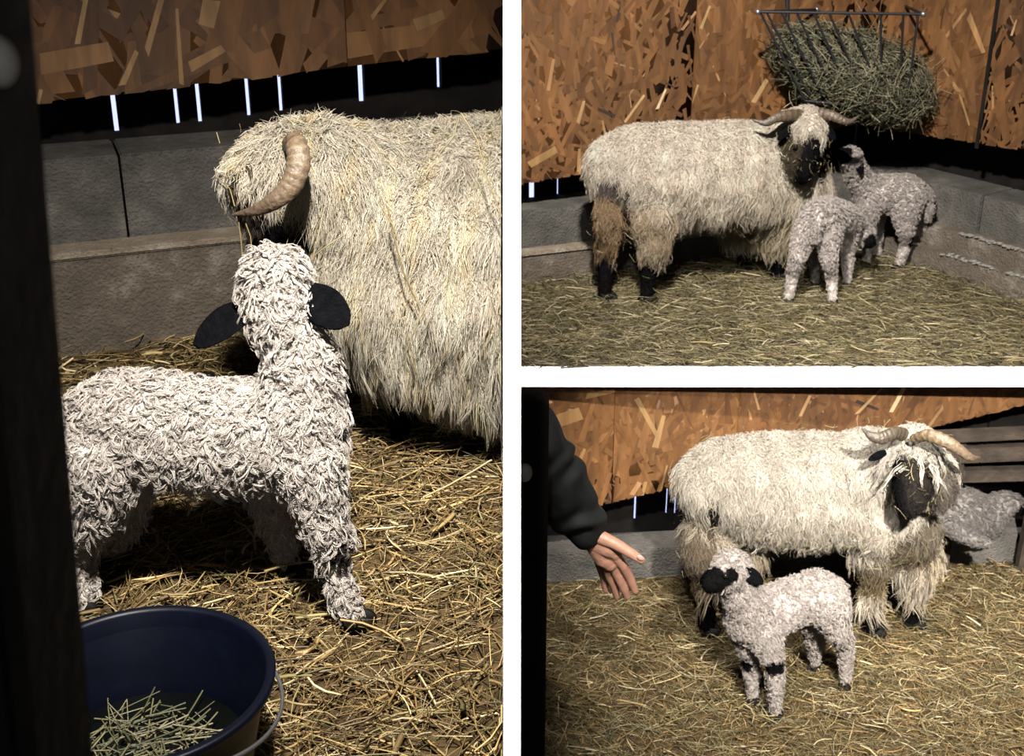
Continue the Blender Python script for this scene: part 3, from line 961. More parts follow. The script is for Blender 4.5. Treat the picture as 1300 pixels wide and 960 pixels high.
# ---- ewe in the upper stall
def wallB_clamp(P, zf):
    P = P.copy(); P[..., 2] = np.maximum(P[..., 2], zf + .004)
    yw = 4.475 + (P[..., 0] - .012) * .3755 - .075
    P[..., 1] = np.minimum(P[..., 1], yw)
    P[..., 0] = np.maximum(P[..., 0], .03)
    return P
clampB = lambda P: wallB_clamp(P, ZB)
ch = [
    [J(782, 208, 4.26, 38), J(815, 212, 4.28, 54), J(870, 216, 4.32, 60), J(935, 216, 4.40, 62), J(985, 216, 4.46, 58), J(1005, 235, 4.48, 46)],
    [J(985, 205, 4.46, 48), J(1010, 175, 4.40, 36), J(1024, 158, 4.36, 25)],
    [J(1024, 162, 4.34, 25), J(1022, 190, 4.30, 20), J(1020, 212, 4.27, 16), J(1019, 222, 4.26, 13)],
    leg_chain(J(782, 262, 4.25, 26), [J(772, 295, 4.23, 15), J(768, 330, 4.25, 10)], 768, 4.22, ZB, .026),
    leg_chain(J(830, 262, 4.24, 36), [J(832, 300, 4.20, 21), J(824, 340, 4.22, 11)], 820, 4.19, ZB, .026),
    leg_chain(J(985, 270, 4.44, 30), [J(988, 310, 4.44, 13)], 986, 4.44, ZB, .026),
    leg_chain(J(945, 265, 4.55, 30), [J(945, 300, 4.55, 13)], 945, 4.55, ZB, .026),
    [J(775, 225, 4.2, 14), J(768, 262, 4.18, 12), J(766, 290, 4.18, 8)],
]
pat = [(W(1024, 207, 4.27), (.072, .10, .11), BLK, .15), (W(1055, 200, 4.36), (.06, .12, .11), (.03, .025, .02), .5),
       (W(1000, 190, 4.32), (.045, .10, .09), (.075, .06, .04), .6),
       (W(830, 300, 4.2), (.13, .2, .15), (.50, .41, .30), .55), (W(765, 285, 4.2), (.09, .2, .15), (.40, .28, .17), .5),
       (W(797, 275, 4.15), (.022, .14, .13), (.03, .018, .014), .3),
       (W(775, 235, 4.15), (.05, .12, .05), (.12, .10, .10), .6),
       (W(806, 285, 4.12), (.018, .08, .014), (.45, .12, .08), .5),
       (W(960, 270, 4.4), (.2, .3, .08), (.5, .43, .3), 1.0)]
for px, Y in ((768, 4.22), (820, 4.19), (986, 4.44), (945, 4.55)):
    pat.append((PZ(px, Y, ZB), (.09, .09, .21), BLK, .12))
cf2 = mk_colf((.80, .70, .58), pat, 5, .12)
rootF, me = animal('ewe', 'shaggy cream ewe with dirty brown hind legs, standing under the hay rack', 'sheep', PZ(880, 4.35, ZB), ch, .014, cf2, clampf=clampB)
def cfF(p, n):
    C, lf = cf2(p, n)
    dirt = np.clip((ZB + .56 - p[:, 2]) / .30, 0, 1)[:, None] * (.6 + .4 * np.sin(p[:, :1] * 23 + p[:, 2:] * 31))
    C = C * (1 - dirt * np.array((.12, .17, .27)))
    C = C * (.88 + .24 * rough_noise(p)[:, None])
    s = np.sin(p[:, 0] * 60 + 3 * np.sin(p[:, 2] * 11))
    C = C * (1 + .09 * s[:, None])
    lf = lf * (.75 + .6 * np.clip((ZB + .52 - p[:, 2]) / .2, 0, 1))
    hd = np.linalg.norm((p - W(1022, 165, 4.36)), axis=1) < .10
    lf = np.where(hd, lf * .7, lf)
    return C, lf
coat('fleece', me, rootF, 11500, 5, .075, .0016, 'wave', 41, flow=(-.12, -.1, -1), lay=.76, curl=.005, turns=1.8, K=7, spread=.011, colf=cfF, clampf=clampB, rough=.42, back=.15)
coat('under_fleece', me, rootF, 32000, 1, .034, .0020, 'curl', 42, lay=.45, curl=.004, turns=1.0, K=4, spread=.004, colf=cfF, clampf=clampB, rough=.7, back=.15)
horn('horn', rootF, [hp(1018, 146, 4.33, 7), hp(1000, 147, 4.29, 7), hp(985, 150, 4.27, 6), hp(972, 156, 4.26, 4.5), hp(955, 152, 4.27, 1)], ridges=10, col=(.15, .105, .065), tip=(.04, .03, .025))
horn('horn', rootF, [hp(1040, 144, 4.33, 7), hp(1056, 147, 4.30, 6.5), hp(1070, 153, 4.29, 5), hp(1080, 154, 4.29, 3.5), hp(1091, 147, 4.30, 1)], ridges=10, col=(.15, .10, .06), tip=(.04, .03, .025))
leaf('ear', rootF, W(1003, 162, 4.31), W(987, 178, 4.28), .015, .006, M_BLACKFUR, up=(0, -1, .4))
leaf('ear', rootF, W(1048, 162, 4.32), W(1061, 178, 4.30), .015, .006, M_BLACKFUR, up=(0, -1, .4))
for px, Y in ((768, 4.22), (820, 4.19), (986, 4.44), (945, 4.55)):
    hoof(rootF, PZ(px, Y, ZB + .002), .032, (1, .2))
def eye(parent, p, r):
    bm = bmesh.new()
    bmesh.ops.create_uvsphere(bm, u_segments=12, v_segments=8, radius=r, matrix=Matrix.Translation(Vector(p)))
    return bm_obj('eye', bm, M_EYE, parent, smooth=True)
eye(rootF, W(1010, 186, 4.255), .008); eye(rootF, W(1036, 186, 4.26), .008)
hay_bits(rootF, me, 260, 43, lambda p, n: (facing(p, n) > .1), size=(.006, .04), wid=.0011, out=.035)
hay_bits(rootF, me, 190, 44, lambda p, n: (facing(p, n) > .0) & (np.linalg.norm(p - W(997, 200, 4.3), axis=1) < .11), size=(.005, .022), wid=.0012, out=.016)

# ---- two lambs in the upper stall
ch = [
    [J(1040, 277, 4.19, 23), J(1050, 277, 4.28, 26), J(1066, 280, 4.38, 24), J(1078, 284, 4.44, 19)],
    [J(1080, 282, 4.45, 15), J(1092, 294, 4.46, 13), J(1098, 300, 4.45, 13)],
    [J(1098, 302, 4.44, 11), J(1104, 308, 4.41, 8)],
    leg_chain(J(1024, 292, 4.18, 16), [J(1013, 325, 4.16, 9.5), J(1006, 350, 4.2, 7)], 1001, 4.195, ZB, .017),
    leg_chain(J(1052, 294, 4.18, 17), [J(1052, 328, 4.16, 9.5), J(1056, 352, 4.2, 7)], 1057, 4.18, ZB, .017),
    leg_chain(J(1036, 292, 4.36, 14), [J(1035, 322, 4.36, 8)], 1035, 4.38, ZB, .016),
    leg_chain(J(1075, 295, 4.38, 14), [J(1076, 320, 4.38, 8)], 1076, 4.39, ZB, .016),
    [J(1040, 268, 4.14, 8), J(1036, 290, 4.125, 7), J(1034, 305, 4.125, 5)],
]
pat = [(W(1105, 308, 4.41), (.030, .05, .032), BLK, .3)]
for px, Y in ((1001, 4.195), (1057, 4.18), (1035, 4.38), (1076, 4.39)):
    pat.append((PZ(px, Y, ZB), (.04, .04, .024), BLK, .2))
def lamb_coat(me, root, cf0, clampf, seed, n=5200):
    zf = min(v.co.z for v in me.vertices)
    def cf(p, n_):
        C, lf = cf0(p, n_)
        return C * (.84 + .3 * rough_noise(p * .8)[:, None]), lf * (.45 + .55 * np.clip((p[:, 2] - zf - .05) / .15, 0, 1))
    coat('fleece', me, root, int(n * 1.4), 4, .019, .0014, 'curl', seed, lay=.45, curl=.0055, turns=1.0, K=6, spread=.0025, colf=cf, clampf=clampf, rough=.8, back=.3)
    coat('under_fleece', me, root, n * 2, 1, .008, .0020, 'curl', seed + 1, lay=.4, curl=.003, turns=.8, K=4, spread=.002, colf=cf, clampf=clampf, rough=.8, back=.3)
LW2 = (.72, .64, .59)
cf = mk_colf(LW2, pat, 3, .06)
r1, me = animal('lamb', 'white curly lamb seen from behind, head lowered, left of the pair under the hay rack', 'lamb', PZ(1045, 4.27, ZB), ch, .008, cf)
lamb_coat(me, r1, cf, clampB, 51)
leaf('ear', r1, W(1088, 291, 4.44), W(1082, 306, 4.40), .016, .005, M_BLACKFUR, up=(0, -1, .4))
for px, Y in ((1001, 4.195), (1057, 4.18), (1035, 4.38), (1076, 4.39)):
    hoof(r1, PZ(px, Y, ZB + .002), .022, (.2, 1))

ch = [
    [J(1158, 248, 4.62, 20), J(1148, 247, 4.62, 25), J(1125, 246, 4.62, 24), J(1105, 247, 4.62, 21)],
    [J(1105, 244, 4.62, 19), J(1090, 226, 4.60, 15), J(1080, 202, 4.56, 14)],
    [J(1080, 200, 4.55, 13), J(1068, 196, 4.52, 8)],
    leg_chain(J(1150, 262, 4.58, 19), [J(1150, 290, 4.56, 11), J(1151, 308, 4.59, 7.5)], 1141, 4.58, ZB, .017),
    leg_chain(J(1164, 258, 4.66, 17), [J(1168, 285, 4.66, 10), J(1172, 302, 4.68, 7.5)], 1166, 4.665, ZB, .017),
    leg_chain(J(1103, 262, 4.60, 15), [J(1102, 288, 4.60, 8.5)], 1101, 4.62, ZB, .016),
    leg_chain(J(1112, 262, 4.68, 14), [J(1113, 285, 4.70, 8)], 1114, 4.71, ZB, .016),
    [J(1176, 246, 4.62, 8), J(1178, 265, 4.61, 7), J(1177, 278, 4.61, 5)],
]
pat = [(W(1068, 196, 4.52), (.045, .05, .045), BLK, .3), (W(1158, 306, 4.57), (.02, .04, .028), BLK, .3), (W(1177, 303, 4.65), (.02, .04, .026), BLK, .3)]
for px, Y in ((1141, 4.58), (1166, 4.665), (1101, 4.62), (1114, 4.71)):
    pat.append((PZ(px, Y, ZB), (.04, .04, .022), BLK, .2))
cf = mk_colf(LW2, pat, 4, .06)
r2, me = animal('lamb', 'white curly lamb standing in the corner by the block wall, right of the pair', 'lamb', PZ(1135, 4.62, ZB), ch, .008, cf)
def clampL2(P):
    P = clampB(P); return P
lamb_coat(me, r2, cf, clampL2, 55)
leaf('ear', r2, W(1086, 197, 4.54), W(1094, 222, 4.52), .018, .005, M_BLACKFUR, up=(0, -1, .3))
for px, Y in ((1141, 4.58), (1166, 4.665), (1101, 4.62), (1114, 4.71)):
    hoof(r2, PZ(px, Y, ZB + .002), .022, (-1, -.2))

# ---- ewe in the lower stall
def clampC(P):
    P = P.copy(); P[..., 2] = np.maximum(P[..., 2], .004)
    P[..., 1] = np.minimum(P[..., 1], 3.59); return P
ky = (1, 1.15, 1)
ch = [
    [J(900, 610, 3.34, 42), J(925, 612, 3.34, 58), J(980, 616, 3.35, 68), J(1040, 618, 3.34, 70), J(1092, 618, 3.31, 62), J(1122, 650, 3.26, 50)],
    [J(1095, 600, 3.30, 56), J(1135, 588, 3.22, 42), J(1160, 572, 3.16, 35)],
    [J(1162, 578, 3.14, 33), J(1160, 610, 3.08, 28), J(1156, 636, 3.03, 19), J(1155, 644, 3.02, 16)],
    [J(1182, 596, 3.16, 30), J(1190, 620, 3.12, 24)],
    [J(1125, 655, 3.26, 46), J(1158, 672, 3.28, 34)],
    leg_chain(J(900, 680, 3.32, 34), [J(898, 730, 3.32, 16)], 897, 3.34, 0, .028),
    leg_chain(J(930, 690, 3.42, 34), [J(928, 725, 3.42, 16)], 926, 3.43, 0, .028),
    leg_chain(J(1112, 688, 3.27, 30), [J(1108, 735, 3.28, 13)], 1107, 3.34, 0, .030),
    leg_chain(J(1160, 695, 3.33, 30), [J(1160, 730, 3.34, 15)], 1158, 3.38, 0, .028),
]
pat = [(W(1195, 622, 3.08), (.07, .09, .09), (.13, .11, .09), .7), (W(1146, 618, 3.03), (.070, .10, .12), BLK, .12), (W(1170, 615, 3.03), (.05, .08, .10), (.02, .017, .014), .3),
       (W(1165, 695, 3.2), (.13, .2, .13), (.24, .20, .15), .7), (W(1118, 735, 3.2), (.11, .2, .10), (.26, .215, .15), .5),  # chest and foreleg wool darkened: part dirt, part shade painted in
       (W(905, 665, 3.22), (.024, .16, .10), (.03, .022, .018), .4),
       (W(885, 705, 3.3), (.07, .2, .12), (.30, .24, .18), .6)]
for px, Y in ((897, 3.34), (926, 3.43), (1107, 3.34), (1158, 3.38)):
    pat.append((PZ(px, Y, 0), (.10, .10, .27), BLK, .08))
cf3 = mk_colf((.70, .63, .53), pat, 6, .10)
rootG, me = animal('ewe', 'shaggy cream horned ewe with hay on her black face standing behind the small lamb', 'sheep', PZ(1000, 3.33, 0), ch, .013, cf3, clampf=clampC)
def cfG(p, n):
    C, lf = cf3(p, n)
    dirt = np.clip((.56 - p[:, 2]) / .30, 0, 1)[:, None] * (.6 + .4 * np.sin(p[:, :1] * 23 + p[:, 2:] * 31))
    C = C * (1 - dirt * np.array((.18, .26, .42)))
    C = C * (.88 + .24 * rough_noise(p)[:, None])
    s = np.sin(p[:, 0] * 62 + 3 * np.sin(p[:, 2] * 11))
    C = C * (1 + .09 * s[:, None])
    lf = lf * (.75 + .55 * np.clip((.50 - p[:, 2]) / .2, 0, 1))
    hd = np.linalg.norm((p - W(1160, 580, 3.14)), axis=1) < .12
    lf = np.where(hd, lf * .65, lf)
    return C, lf
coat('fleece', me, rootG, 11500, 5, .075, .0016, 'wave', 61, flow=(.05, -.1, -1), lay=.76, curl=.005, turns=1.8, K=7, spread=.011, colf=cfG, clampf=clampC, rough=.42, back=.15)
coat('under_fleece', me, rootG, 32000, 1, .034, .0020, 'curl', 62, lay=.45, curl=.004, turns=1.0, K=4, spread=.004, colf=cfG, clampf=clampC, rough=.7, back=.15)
coat('forelock', me, rootG, 1800, 6, .105, .0018, 'wave', 63, lay=.7, curl=.004, turns=2.2, K=9, spread=.004, clampf=clampC, rough=.3, back=.3,
     colf=lambda p, n: (np.tile((.60, .55, .48), (len(p), 1)), np.where((np.linalg.norm(p - W(1150, 568, 3.08), axis=1) < .085) & (p[:, 2] > W(1150, 592, 3.08)[2]), 1.0, 0)))
horn('horn', rootG, [hp(1148, 552, 3.08, 8), hp(1135, 550, 3.05, 8), hp(1120, 556, 3.03, 8), hp(1107, 554, 3.03, 6), hp(1094, 544, 3.05, 1)], ridges=12, col=(.12, .09, .06), tip=(.06, .045, .035))
horn('horn', rootG, [hp(1160, 558, 3.07, 7), hp(1178, 553, 3.03, 8), hp(1200, 560, 3.00, 8), hp(1218, 571, 2.99, 6.5), hp(1232, 581, 2.99, 5), hp(1244, 581, 3.01, 1.5)], ridges=14, col=(.24, .17, .095), tip=(.09, .06, .04))
leaf('ear', rootG, W(1124, 574, 3.09), W(1102, 584, 3.07), .012, .005, M_BLACKFUR, up=(0, -1, .4))
leaf('ear', rootG, W(1192, 584, 3.12), W(1212, 604, 3.12), .014, .005, M_BLACKFUR, up=(0, -1, .4))
for px, Y in ((897, 3.34), (926, 3.43), (1107, 3.34), (1158, 3.38)):
    hoof(rootG, PZ(px, Y, .002), .033, (1, -.3))
eye(rootG, W(1139, 602, 3.035), .008); eye(rootG, W(1180, 604, 3.035), .008)
hay_bits(rootG, me, 200, 64, lambda p, n: (facing(p, n) > .1), size=(.006, .05), wid=.001, out=.035)
hay_bits(rootG, me, 300, 65, lambda p, n: (facing(p, n) > .0) & (np.linalg.norm(p - W(1178, 615, 3.06), axis=1) < .085), size=(.005, .035), wid=.0012, out=.015)

# ---- small lamb in the lower stall
ch = [
    [J(1044, 752, 3.03, 25), J(1036, 754, 3.03, 30), J(1008, 764, 3.01, 30), J(972, 780, 2.98, 32), J(952, 785, 2.96, 32)],
    [J(955, 778, 2.96, 31), J(940, 752, 2.94, 25), J(934, 728, 2.93, 22), J(928, 720, 2.92, 22)],
    [J(924, 728, 2.90, 19), J(910, 737, 2.87, 15), J(902, 742, 2.85, 12)],
    leg_chain(J(968, 800, 2.94, 24), [J(979, 830, 2.92, 14), J(984, 850, 2.92, 11)], 985, 2.93, 0, .017),
    leg_chain(J(950, 805, 2.98, 20), [J(953, 838, 3.0, 12)], 956, 3.0, 0, .016),
    leg_chain(J(1048, 765, 3.01, 28), [J(1062, 798, 3.0, 15), J(1073, 818, 3.05, 10)], 1074, 3.07, 0, .017),
    leg_chain(J(1034, 770, 3.07, 26), [J(1034, 805, 3.1, 13)], 1034, 3.16, 0, .016),
    [J(1066, 745, 3.04, 8), J(1072, 765, 3.04, 7), J(1073, 780, 3.04, 5)],
]
pat = [(W(901, 738, 2.85), (.062, .06, .040), BLK, .25), (W(928, 733, 2.86), (.026, .05, .022), BLK, .25), (W(984, 848, 2.90), (.035, .035, .028), BLK, .4), (W(948, 845, 2.98), (.02, .04, .03), BLK, .4)]
for px, Y in ((985, 2.93), (956, 3.0), (1074, 3.07), (1034, 3.16)):
    pat.append((PZ(px, Y, 0), (.04, .04, .028), BLK, .2))
cf = mk_colf((.62, .55, .50), pat, 7, .05)
r3, me = animal('lamb', 'small white curly lamb with black face and ears standing in front of the ewe', 'lamb', PZ(1000, 3.0, 0), ch, .007, cf)
clampL3 = lambda P: clampC(P)
lamb_coat(me, r3, cf, clampL3, 71, 6500)
leaf('ear', r3, W(943, 722, 2.90), W(969, 742, 2.88), .020, .006, M_BLACKFUR, up=(0, -1, .4))
leaf('ear', r3, W(908, 722, 2.92), W(889, 742, 2.93), .016, .006, M_BLACKFUR, up=(0, -1, .4))
for px, Y in ((985, 2.93), (956, 3.0), (1074, 3.07), (1034, 3.16)):
    hoof(r3, PZ(px, Y, .002), .023, (-.7, -1))
bm = bmesh.new()
e = W(921, 731, 2.845)
bmesh.ops.create_uvsphere(bm, u_segments=12, v_segments=8, radius=.007, matrix=Matrix.Translation(Vector(e)))
bm_obj('eye', bm, M_EYE, r3, smooth=True)

# ---- lamb lying in the dim corner
ch = [
    [J(1205, 655, 3.58, 26), J(1225, 652, 3.60, 32), J(1252, 660, 3.62, 26)],
    [J(1252, 655, 3.62, 22), J(1272, 643, 3.62, 19), J(1282, 642, 3.62, 17)],
    [J(1215, 678, 3.52, 10), J(1240, 688, 3.50, 8), J(1255, 690, 3.50, 7)],
]
cf = mk_colf((.22, .20, .185), [(W(1294, 650, 3.60), (.03, .05, .03), BLK, .3)], 8, .08)  # pale wool darkened: the dim corner's shade is put into the coat colour
r4, me = animal('lamb', 'shade-darkened lamb lying curled up in the dim corner behind the horned ewe', 'lamb', PZ(1235, 3.60, 0), ch, .01, cf)
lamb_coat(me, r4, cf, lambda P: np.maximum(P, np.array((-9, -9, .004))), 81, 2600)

# ------------------------------------------------------------------ bucket
def lathe(name, prof, centre, m, parent=None, seg=72):
    bm = bmesh.new(); rings = []
    for (r, z) in prof:
        rings.append([bm.verts.new((centre[0] + r * math.cos(2 * math.pi * k / seg), centre[1] + r * math.sin(2 * math.pi * k / seg), centre[2] + z)) for k in range(seg)])
    for a, b in zip(rings[:-1], rings[1:]):
        for k in range(seg):
            bm.faces.new((a[k], a[(k + 1) % seg], b[(k + 1) % seg], b[k]))
    bm.faces.new(rings[0][::-1]); bm.faces.new(rings[-1])
    return bm_obj(name, bm, m, parent, smooth=True)
def tube(name, pts, r, m, parent=None, sides=10, n=None):
    P = np.array(pts, float)[None]
    v, f, c = tubes(P, np.full((1, P.shape[1]), r), np.ones((1, 3)), sides=sides)
    return link(name, np_mesh(name, v, f), m, parent)
BR = .155
bc = PZ(198, 1.285, ZA); bc[2] = ZA
rb = empty('bucket', bc); tag(rb, 'dark blue plastic bucket with wire handle in front of the curly lamb', 'bucket')
H = .20
lathe('shell', [(0.1113, .002), (0.1166, .002), (0.1251, .05), (0.1516, H - .02), (0.1558, H - .014), (0.1654, H - .012), (0.1675, H - .002), (0.1643, H), (0.1569, H), (0.1542, H - .004), (0.1463, H - .05), (0.1208, .02), (0.1124, .012)], bc, M_BUCKET, rb)
lathe('water', [(.0, .088), (.121, .088), (.121, .09), (.0, .09)], bc, M_WATER, rb)
rng = np.random.default_rng(5)
hp_ = []
for k in range(60):
    g = math.radians(-62 + 150 * k / 59)
    q = (bc[0] + .172 * math.cos(g), bc[1] + .172 * math.sin(g), bc[2] + H - .016 - .035 * math.sin(math.pi * k / 59))
    hp_.append(q)
tube('handle', hp_, .0026, M_STEEL, rb)
n = 170
a = rng.uniform(0, 6.28, n); rad = .085 * np.sqrt(rng.random(n)); d = rng.uniform(0, 6.28, n); L = rng.uniform(.02, .085, n)
s = np.linspace(-.5, .5, 4)[None, :, None]
c0_ = np.stack((bc[0] + rad * np.cos(a), bc[1] + rad * np.sin(a), np.full(n, bc[2] + .092) + rng.uniform(0, .02, n)), 1)
dd = np.stack((np.cos(d), np.sin(d), rng.normal(0, .06, n)), 1)
P = c0_[:, None] + dd[:, None] * s * L[:, None, None]
rr = np.hypot(P[..., 0] - bc[0], P[..., 1] - bc[1]); sc = np.minimum(1, .112 / np.maximum(rr, 1e-6))
P[..., 0] = bc[0] + (P[..., 0] - bc[0]) * sc; P[..., 1] = bc[1] + (P[..., 1] - bc[1]) * sc
P[..., 2] = np.maximum(P[..., 2], bc[2] + .0915)
v, f, c = tubes(P, np.full((n, 4), .0012), np.array([(.14, .14, .07), (.22, .20, .10), (.08, .09, .04), (.34, .30, .18)])[rng.integers(4, size=n)], sides=4, flat=.5)
tag(link('wet_hay', np_mesh('wet_hay', v, f, c), M_STRAW), 'wet hay floating on the water in the blue bucket', 'hay', kind='stuff')

# ------------------------------------------------------------------ gate posts in the foreground
def post(name, label, x0, x1, Y, z0, z1, knob):
    r = empty(name, ((x0 + x1) / 2, Y, z0)); tag(r, label, 'post')
    box('shaft', (x0, Y - .04, z0), (x1, Y + .04, z1), M_POST, r, bevel=.008)
    bm = bmesh.new()
    bmesh.ops.create_uvsphere(bm, u_segments=20, v_segments=12, radius=1, matrix=Matrix.Translation(Vector(knob[0])) @ Matrix.Diagonal((knob[1], knob[1] * .8, knob[1] * 1.3, 1)))
    bm_obj('knob', bm, M_KNOB, r, smooth=True)['label'] = 'pale rounded knob'
    return r
Yp = .46
pk = W(-2, 78, Yp - .05)
rl = empty('gate_post', W(20, 480, Yp)); tag(rl, 'dark blurred wooden post at the left edge close to the viewer', 'post')
pa = W(2, 60, Yp); pb = W(80, 900, Yp)
def post_x(z): return pb[0] + (pa[0] - pb[0]) * (z - pb[2]) / (pa[2] - pb[2])
bm = bmesh.new()
prism_into(bm, [(post_x(ZA) - .09, Yp - .04, ZA), (post_x(ZA), Yp - .04, ZA), (post_x(ZA), Yp + .04, ZA), (post_x(ZA) - .09, Yp + .04, ZA)],
           [(post_x(2.9) - .09, Yp - .04, 2.9), (post_x(2.9), Yp - .04, 2.9), (post_x(2.9), Yp + .04, 2.9), (post_x(2.9) - .09, Yp + .04, 2.9)])
bm_obj('shaft', bm, M_POST, rl, bevel=.008)
bm = bmesh.new()
bmesh.ops.create_uvsphere(bm, u_segments=20, v_segments=12, radius=1, matrix=Matrix.Translation(Vector(pk)) @ Matrix.Diagonal((.006, .005, .008, 1)))
bm_obj('knob', bm, M_KNOB, rl, smooth=True)['label'] = 'pale rounded knob'
Yp = 2.42
zt_ = W(690, 491, Yp)[2]
pk = W(666, 600, Yp - .045)
post('gate_post', 'dark wooden post at the left edge of the lower stall in front of the arm', T2 + .003, PZ(694, Yp, .8)[0], Yp, 0, zt_ - .02, (pk, .017))

# ------------------------------------------------------------------ reaching arm
Ya = 2.72
def JJ(px, py, dY, r): return J(px, py, Ya + dY, r)
rp = empty('person', PZ(700, Ya, .4)); tag(rp, 'person in a black padded jacket reaching a bare hand toward the lamb', 'person')
hand = [
    [JJ(700, 600, 0, 22), JJ(728, 655, 0, 18), JJ(748, 678, 0, 14), JJ(755, 686, 0, 15)],
    [JJ(755, 686, 0, 15), JJ(770, 694, -.01, 14), JJ(780, 702, -.01, 10)],
    [JJ(758, 694, 0, 14), JJ(766, 708, 0, 13), JJ(774, 716, .0, 10)],
    # thumb uppermost, then four fingers hanging in a loose curl
    [JJ(762, 682, -.02, 9.5), JJ(782, 691, -.035, 8), JJ(800, 702, -.045, 7), JJ(814, 711, -.05, 5.6)],
    [JJ(780, 703, -.01, 8.4), JJ(791, 718, -.005, 6.8), JJ(800, 735, .01, 6), JJ(806, 750, .02, 5)],
    [JJ(774, 710, 0, 8.4), JJ(783, 728, .01, 6.8), JJ(791, 745, .02, 6), JJ(796, 757, .03, 5)],
    [JJ(768, 714, .01, 8), JJ(774, 732, .025, 6.4), JJ(780, 746, .04, 5.6), JJ(783, 757, .05, 4.8)],
    [JJ(761, 713, .03, 7), JJ(765, 728, .045, 5.6), JJ(768, 740, .055, 5), JJ(769, 749, .06, 4.3)],
]
me = blob_mesh('body', hand, .0026, 3)
link('body', me, M_SKIN, rp)
bm = bmesh.new()
bmesh.ops.create_uvsphere(bm, u_segments=16, v_segments=10, radius=1, matrix=Matrix.Translation(Vector(W(813, 708.5, Ya - .062))) @ Matrix.Rotation(math.radians(38), 4, 'Y') @ Matrix.Diagonal((.010, .003, .0065, 1)))
bm_obj('nail', bm, M_NAIL, rp, smooth=True)
sl_ch = [[JJ(748, 676, 0, 22), JJ(741, 665, 0, 31), JJ(722, 640, 0, 38), JJ(704, 610, 0, 41), JJ(688, 575, .0, 39), JJ(668, 535, .02, 37),
          (np.array((-.02, Ya + .02, .90)), np.array((.08, .08, .08))), (np.array((-.15, Ya + .03, .96)), np.array((.09, .09, .09))), (np.array((-.30, Ya + .03, .98)), np.array((.10, .10, .10)))]]
me = blob_mesh('sleeve', sl_ch, .007, 4)
co = np.empty(len(me.vertices) * 3, np.float32); me.vertices.foreach_get('co', co); co = co.reshape(-1, 3)
no = np.empty(len(me.vertices) * 3, np.float32); me.vertex_normals.foreach_get('vector', no); no = no.reshape(-1, 3)
a0_ = W(744, 672, Ya); ax = unit(W(668, 535, Ya) - a0_); sdist = (co - a0_) @ ax
fold = .006 * np.sin(sdist * 70 + 2.2 * np.sin(co[:, 0] * 30) + 1.5 * np.sin(co[:, 2] * 40)) * (1 + .6 * np.sin(co[:, 0] * 45))
co = co + no * fold[:, None]
inhatch = np.abs(co[:, 0]) < .05
me.vertices.foreach_set('co', co.ravel().astype(np.float32)); me.update()
link('jacket_sleeve', me, M_JACKET, rp)

# ------------------------------------------------------------------ hay rack
Yr = 4.52
tl = W(962, 15, Yr); tr_ = W(1172, 18, Yr + .0)
rk = empty('hay_rack', W(1070, 140, 4.7)); tag(rk, 'black iron hay rack hung on the board wall above the ewe', 'hay rack')
def seg(a, b, n=6): return [np.array(a) + (np.array(b) - np.array(a)) * i / (n - 1) for i in range(n)]
tube('top_rail', seg(tl, tr_), .0050, M_IRON, rk)
def wallpt(px, py):
    for ln, lo_, hi_ in ((LB, 0, LB.L), (LCn, 0, LCn.L)):
        u, z = ln.hit(px, py, -.012)
        if lo_ <= u <= hi_: return np.array(ln.p(u, z, -.012))
    return np.array(LB.p(LB.L, z, -.012))
wl = wallpt(1037, 12); 
tube('side_rail', seg(tl, wl), .0050, M_IRON, rk)
wr = wallpt(1150, 8)
tube('side_rail', seg(tr_, wr), .0050, M_IRON, rk)
for p in (tl, tr_, wl):
    bm = bmesh.new(); bmesh.ops.create_icosphere(bm, subdivisions=2, radius=.011, matrix=Matrix.Translation(Vector(p)))
    bm_obj('bracket', bm, M_STEEL, rk, smooth=True)
tube('hanger', seg(wallpt(999, -20), wallpt(1000, 40)), .008, M_IRON, rk)
bl = W(1022, 128, 4.60); br = W(1150, 140, 4.60)
tube('bottom_rail', seg(bl, br), .0050, M_IRON, rk)
for px, bx, by in ((966, 1000, 70), (974, 1028, 122), (993, 1044, 122), (1012, 1062, 124), (1033, 1082, 126), (1053, 1100, 128), (1077, 1124, 134), (1118, 1119, 110), (1147, 1142, 110), (1166, 1140, 62)):
    a = W(px, 17, Yr)
    straight = px in (1118, 1147)
    b = W(bx, by, 4.60)
    if px == 966: b = W(1022, 128, 4.60)
    if px == 1166: b = W(1150, 140, 4.60)
    mid = (a + b) / 2
    tube('bar', seg(a, b, 8), .0042, M_IRON, rk)
# hay bundle
rng = np.random.default_rng(77)
hch = [[J(1008, 62, 4.69, 22), J(1045, 82, 4.69, 36), J(1090, 94, 4.69, 42), J(1130, 108, 4.69, 36), J(1146, 118, 4.69, 28)]]
hm = blob_mesh('hay', hch, .015, 2)
p, nn = sample(hm, 9000, rng)
n = len(p)
d = rng.normal(0, 1, (n, 3)) * np.array((1, .6, .8)) + np.array((.5, 0, -.5)); d = unit(d - nn * (d * nn).sum(1, keepdims=True) * .75)
L = rng.lognormal(-2.9, .6, n).clip(.02, .24); bnd = unit(rng.normal(0, 1, (n, 3)))
s = np.linspace(-.5, .5, 5)[None, :, None]
P = (p + nn * rng.normal(0.006, .018, (n, 1)))[:, None] + d[:, None] * s * L[:, None, None] + bnd[:, None] * s ** 2 * L[:, None, None] * .6
pal = np.array([(.15, .145, .08), (.09, .095, .05), (.22, .20, .12), (.05, .05, .027), (.34, .30, .19)])
for ln in (LB, LCn):
    dd_ = (P[..., :2] - ln.a) @ ln.n + .022
    P[..., :2] -= np.maximum(dd_, 0)[..., None] * ln.n
v, f, c = tubes(P, np.repeat((.0012 * rng.uniform(.6, 1.3, n))[:, None], 5, 1), pal[rng.integers(5, size=n)], sides=3)
nv = len(v)
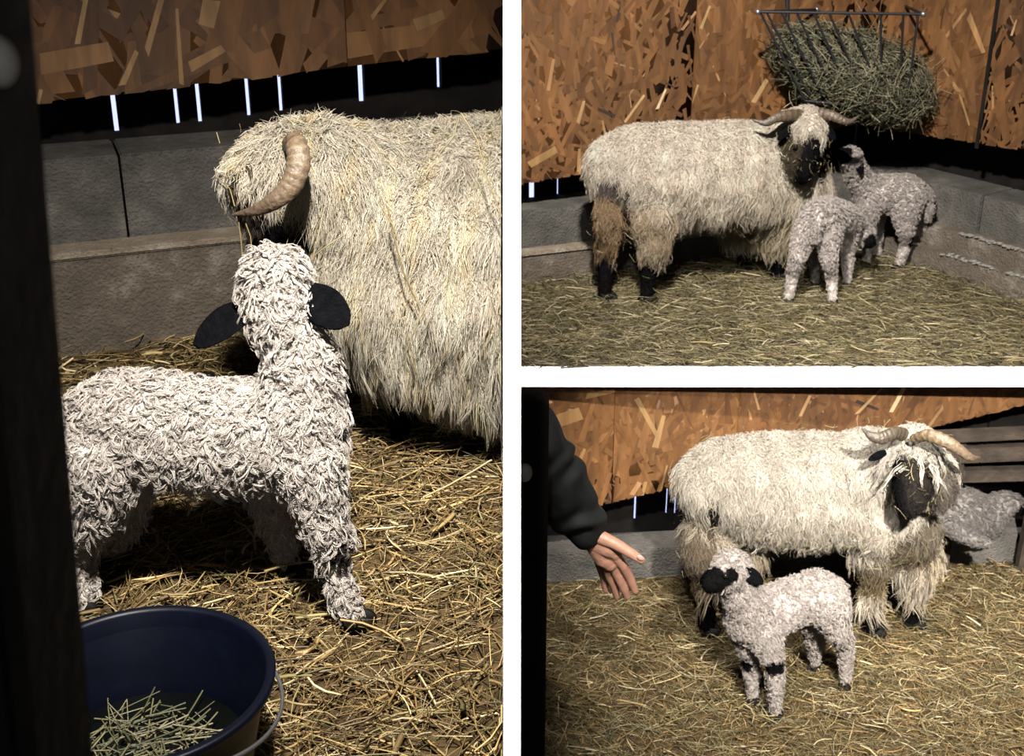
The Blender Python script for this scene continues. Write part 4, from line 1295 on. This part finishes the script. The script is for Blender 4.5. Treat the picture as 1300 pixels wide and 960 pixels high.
hc = np.empty(len(hm.vertices) * 3, np.float32); hm.vertices.foreach_get('co', hc); hc = hc.reshape(-1, 3)
for ln in (LB, LCn):
    dd_ = (hc[:, :2] - ln.a) @ ln.n + .03
    hc[:, :2] -= np.maximum(dd_, 0)[:, None] * ln.n
hm.vertices.foreach_set('co', hc.ravel().astype(np.float32))
hm.calc_loop_triangles(); tr3 = np.empty(len(hm.loop_triangles) * 3, np.int32); hm.loop_triangles.foreach_get('vertices', tr3); tr3 = tr3.reshape(-1, 3) + nv
tr4 = np.stack((tr3[:, 0], tr3[:, 1], tr3[:, 2]), 1)
me = bpy.data.meshes.new('hay')
allv = np.concatenate((v, hc)).astype(np.float32)
bmq = np_mesh('hay', v, f, c)
oh = link('hay', bmq, M_STRAW); tag(oh, 'bundle of green hay filling the iron rack', 'hay', kind='stuff')
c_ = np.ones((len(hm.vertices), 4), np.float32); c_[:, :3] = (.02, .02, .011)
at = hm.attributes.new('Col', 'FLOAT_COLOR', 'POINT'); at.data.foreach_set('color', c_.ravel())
hm.materials.append(M_HIDE)
bm = bmesh.new(); bm.from_mesh(bmq); bm.from_mesh(hm); bm.to_mesh(bmq); bm.free()

# ------------------------------------------------------------------ pallet rails behind the ewe in the lower stall
rr_ = empty('wooden_pallet', PZ(1260, 3.70, 0)); tag(rr_, 'old wooden pallet leaning in the dim corner behind the ewe', 'pallet')
def plank(px0, py0, px1, py1, Y0, Y1, h, dpt, name='board'):
    a = W(px0, py0, Y0); b = W(px1, py1, Y1)
    bm = bmesh.new()
    A = [a + np.array((0, -dpt, -h)), a + np.array((0, dpt, -h)), a + np.array((0, dpt, h)), a + np.array((0, -dpt, h))]
    B = [b + np.array((0, -dpt, -h)), b + np.array((0, dpt, -h)), b + np.array((0, dpt, h)), b + np.array((0, -dpt, h))]
    prism_into(bm, A, B)
    bm_obj(name, bm, M_BEAM, rr_, bevel=.003)
plank(1175, 578, 1330, 572, 3.69, 3.70, .022, .03)
plank(1185, 604, 1330, 600, 3.69, 3.70, .016, .03)
plank(1160, 556, 1330, 548, 3.69, 3.70, .012, .03)
a = PZ(1302, 3.70, 0)
box('upright', (a[0] - .03, 3.69, 0), (a[0] + .03, 3.73, .60), M_BEAM, rr_, bevel=.004)
a = PZ(1190, 3.69, 0)
box('upright', (a[0] - .03, 3.68, 0), (a[0] + .03, 3.72, .50), M_BEAM, rr_, bevel=.004)
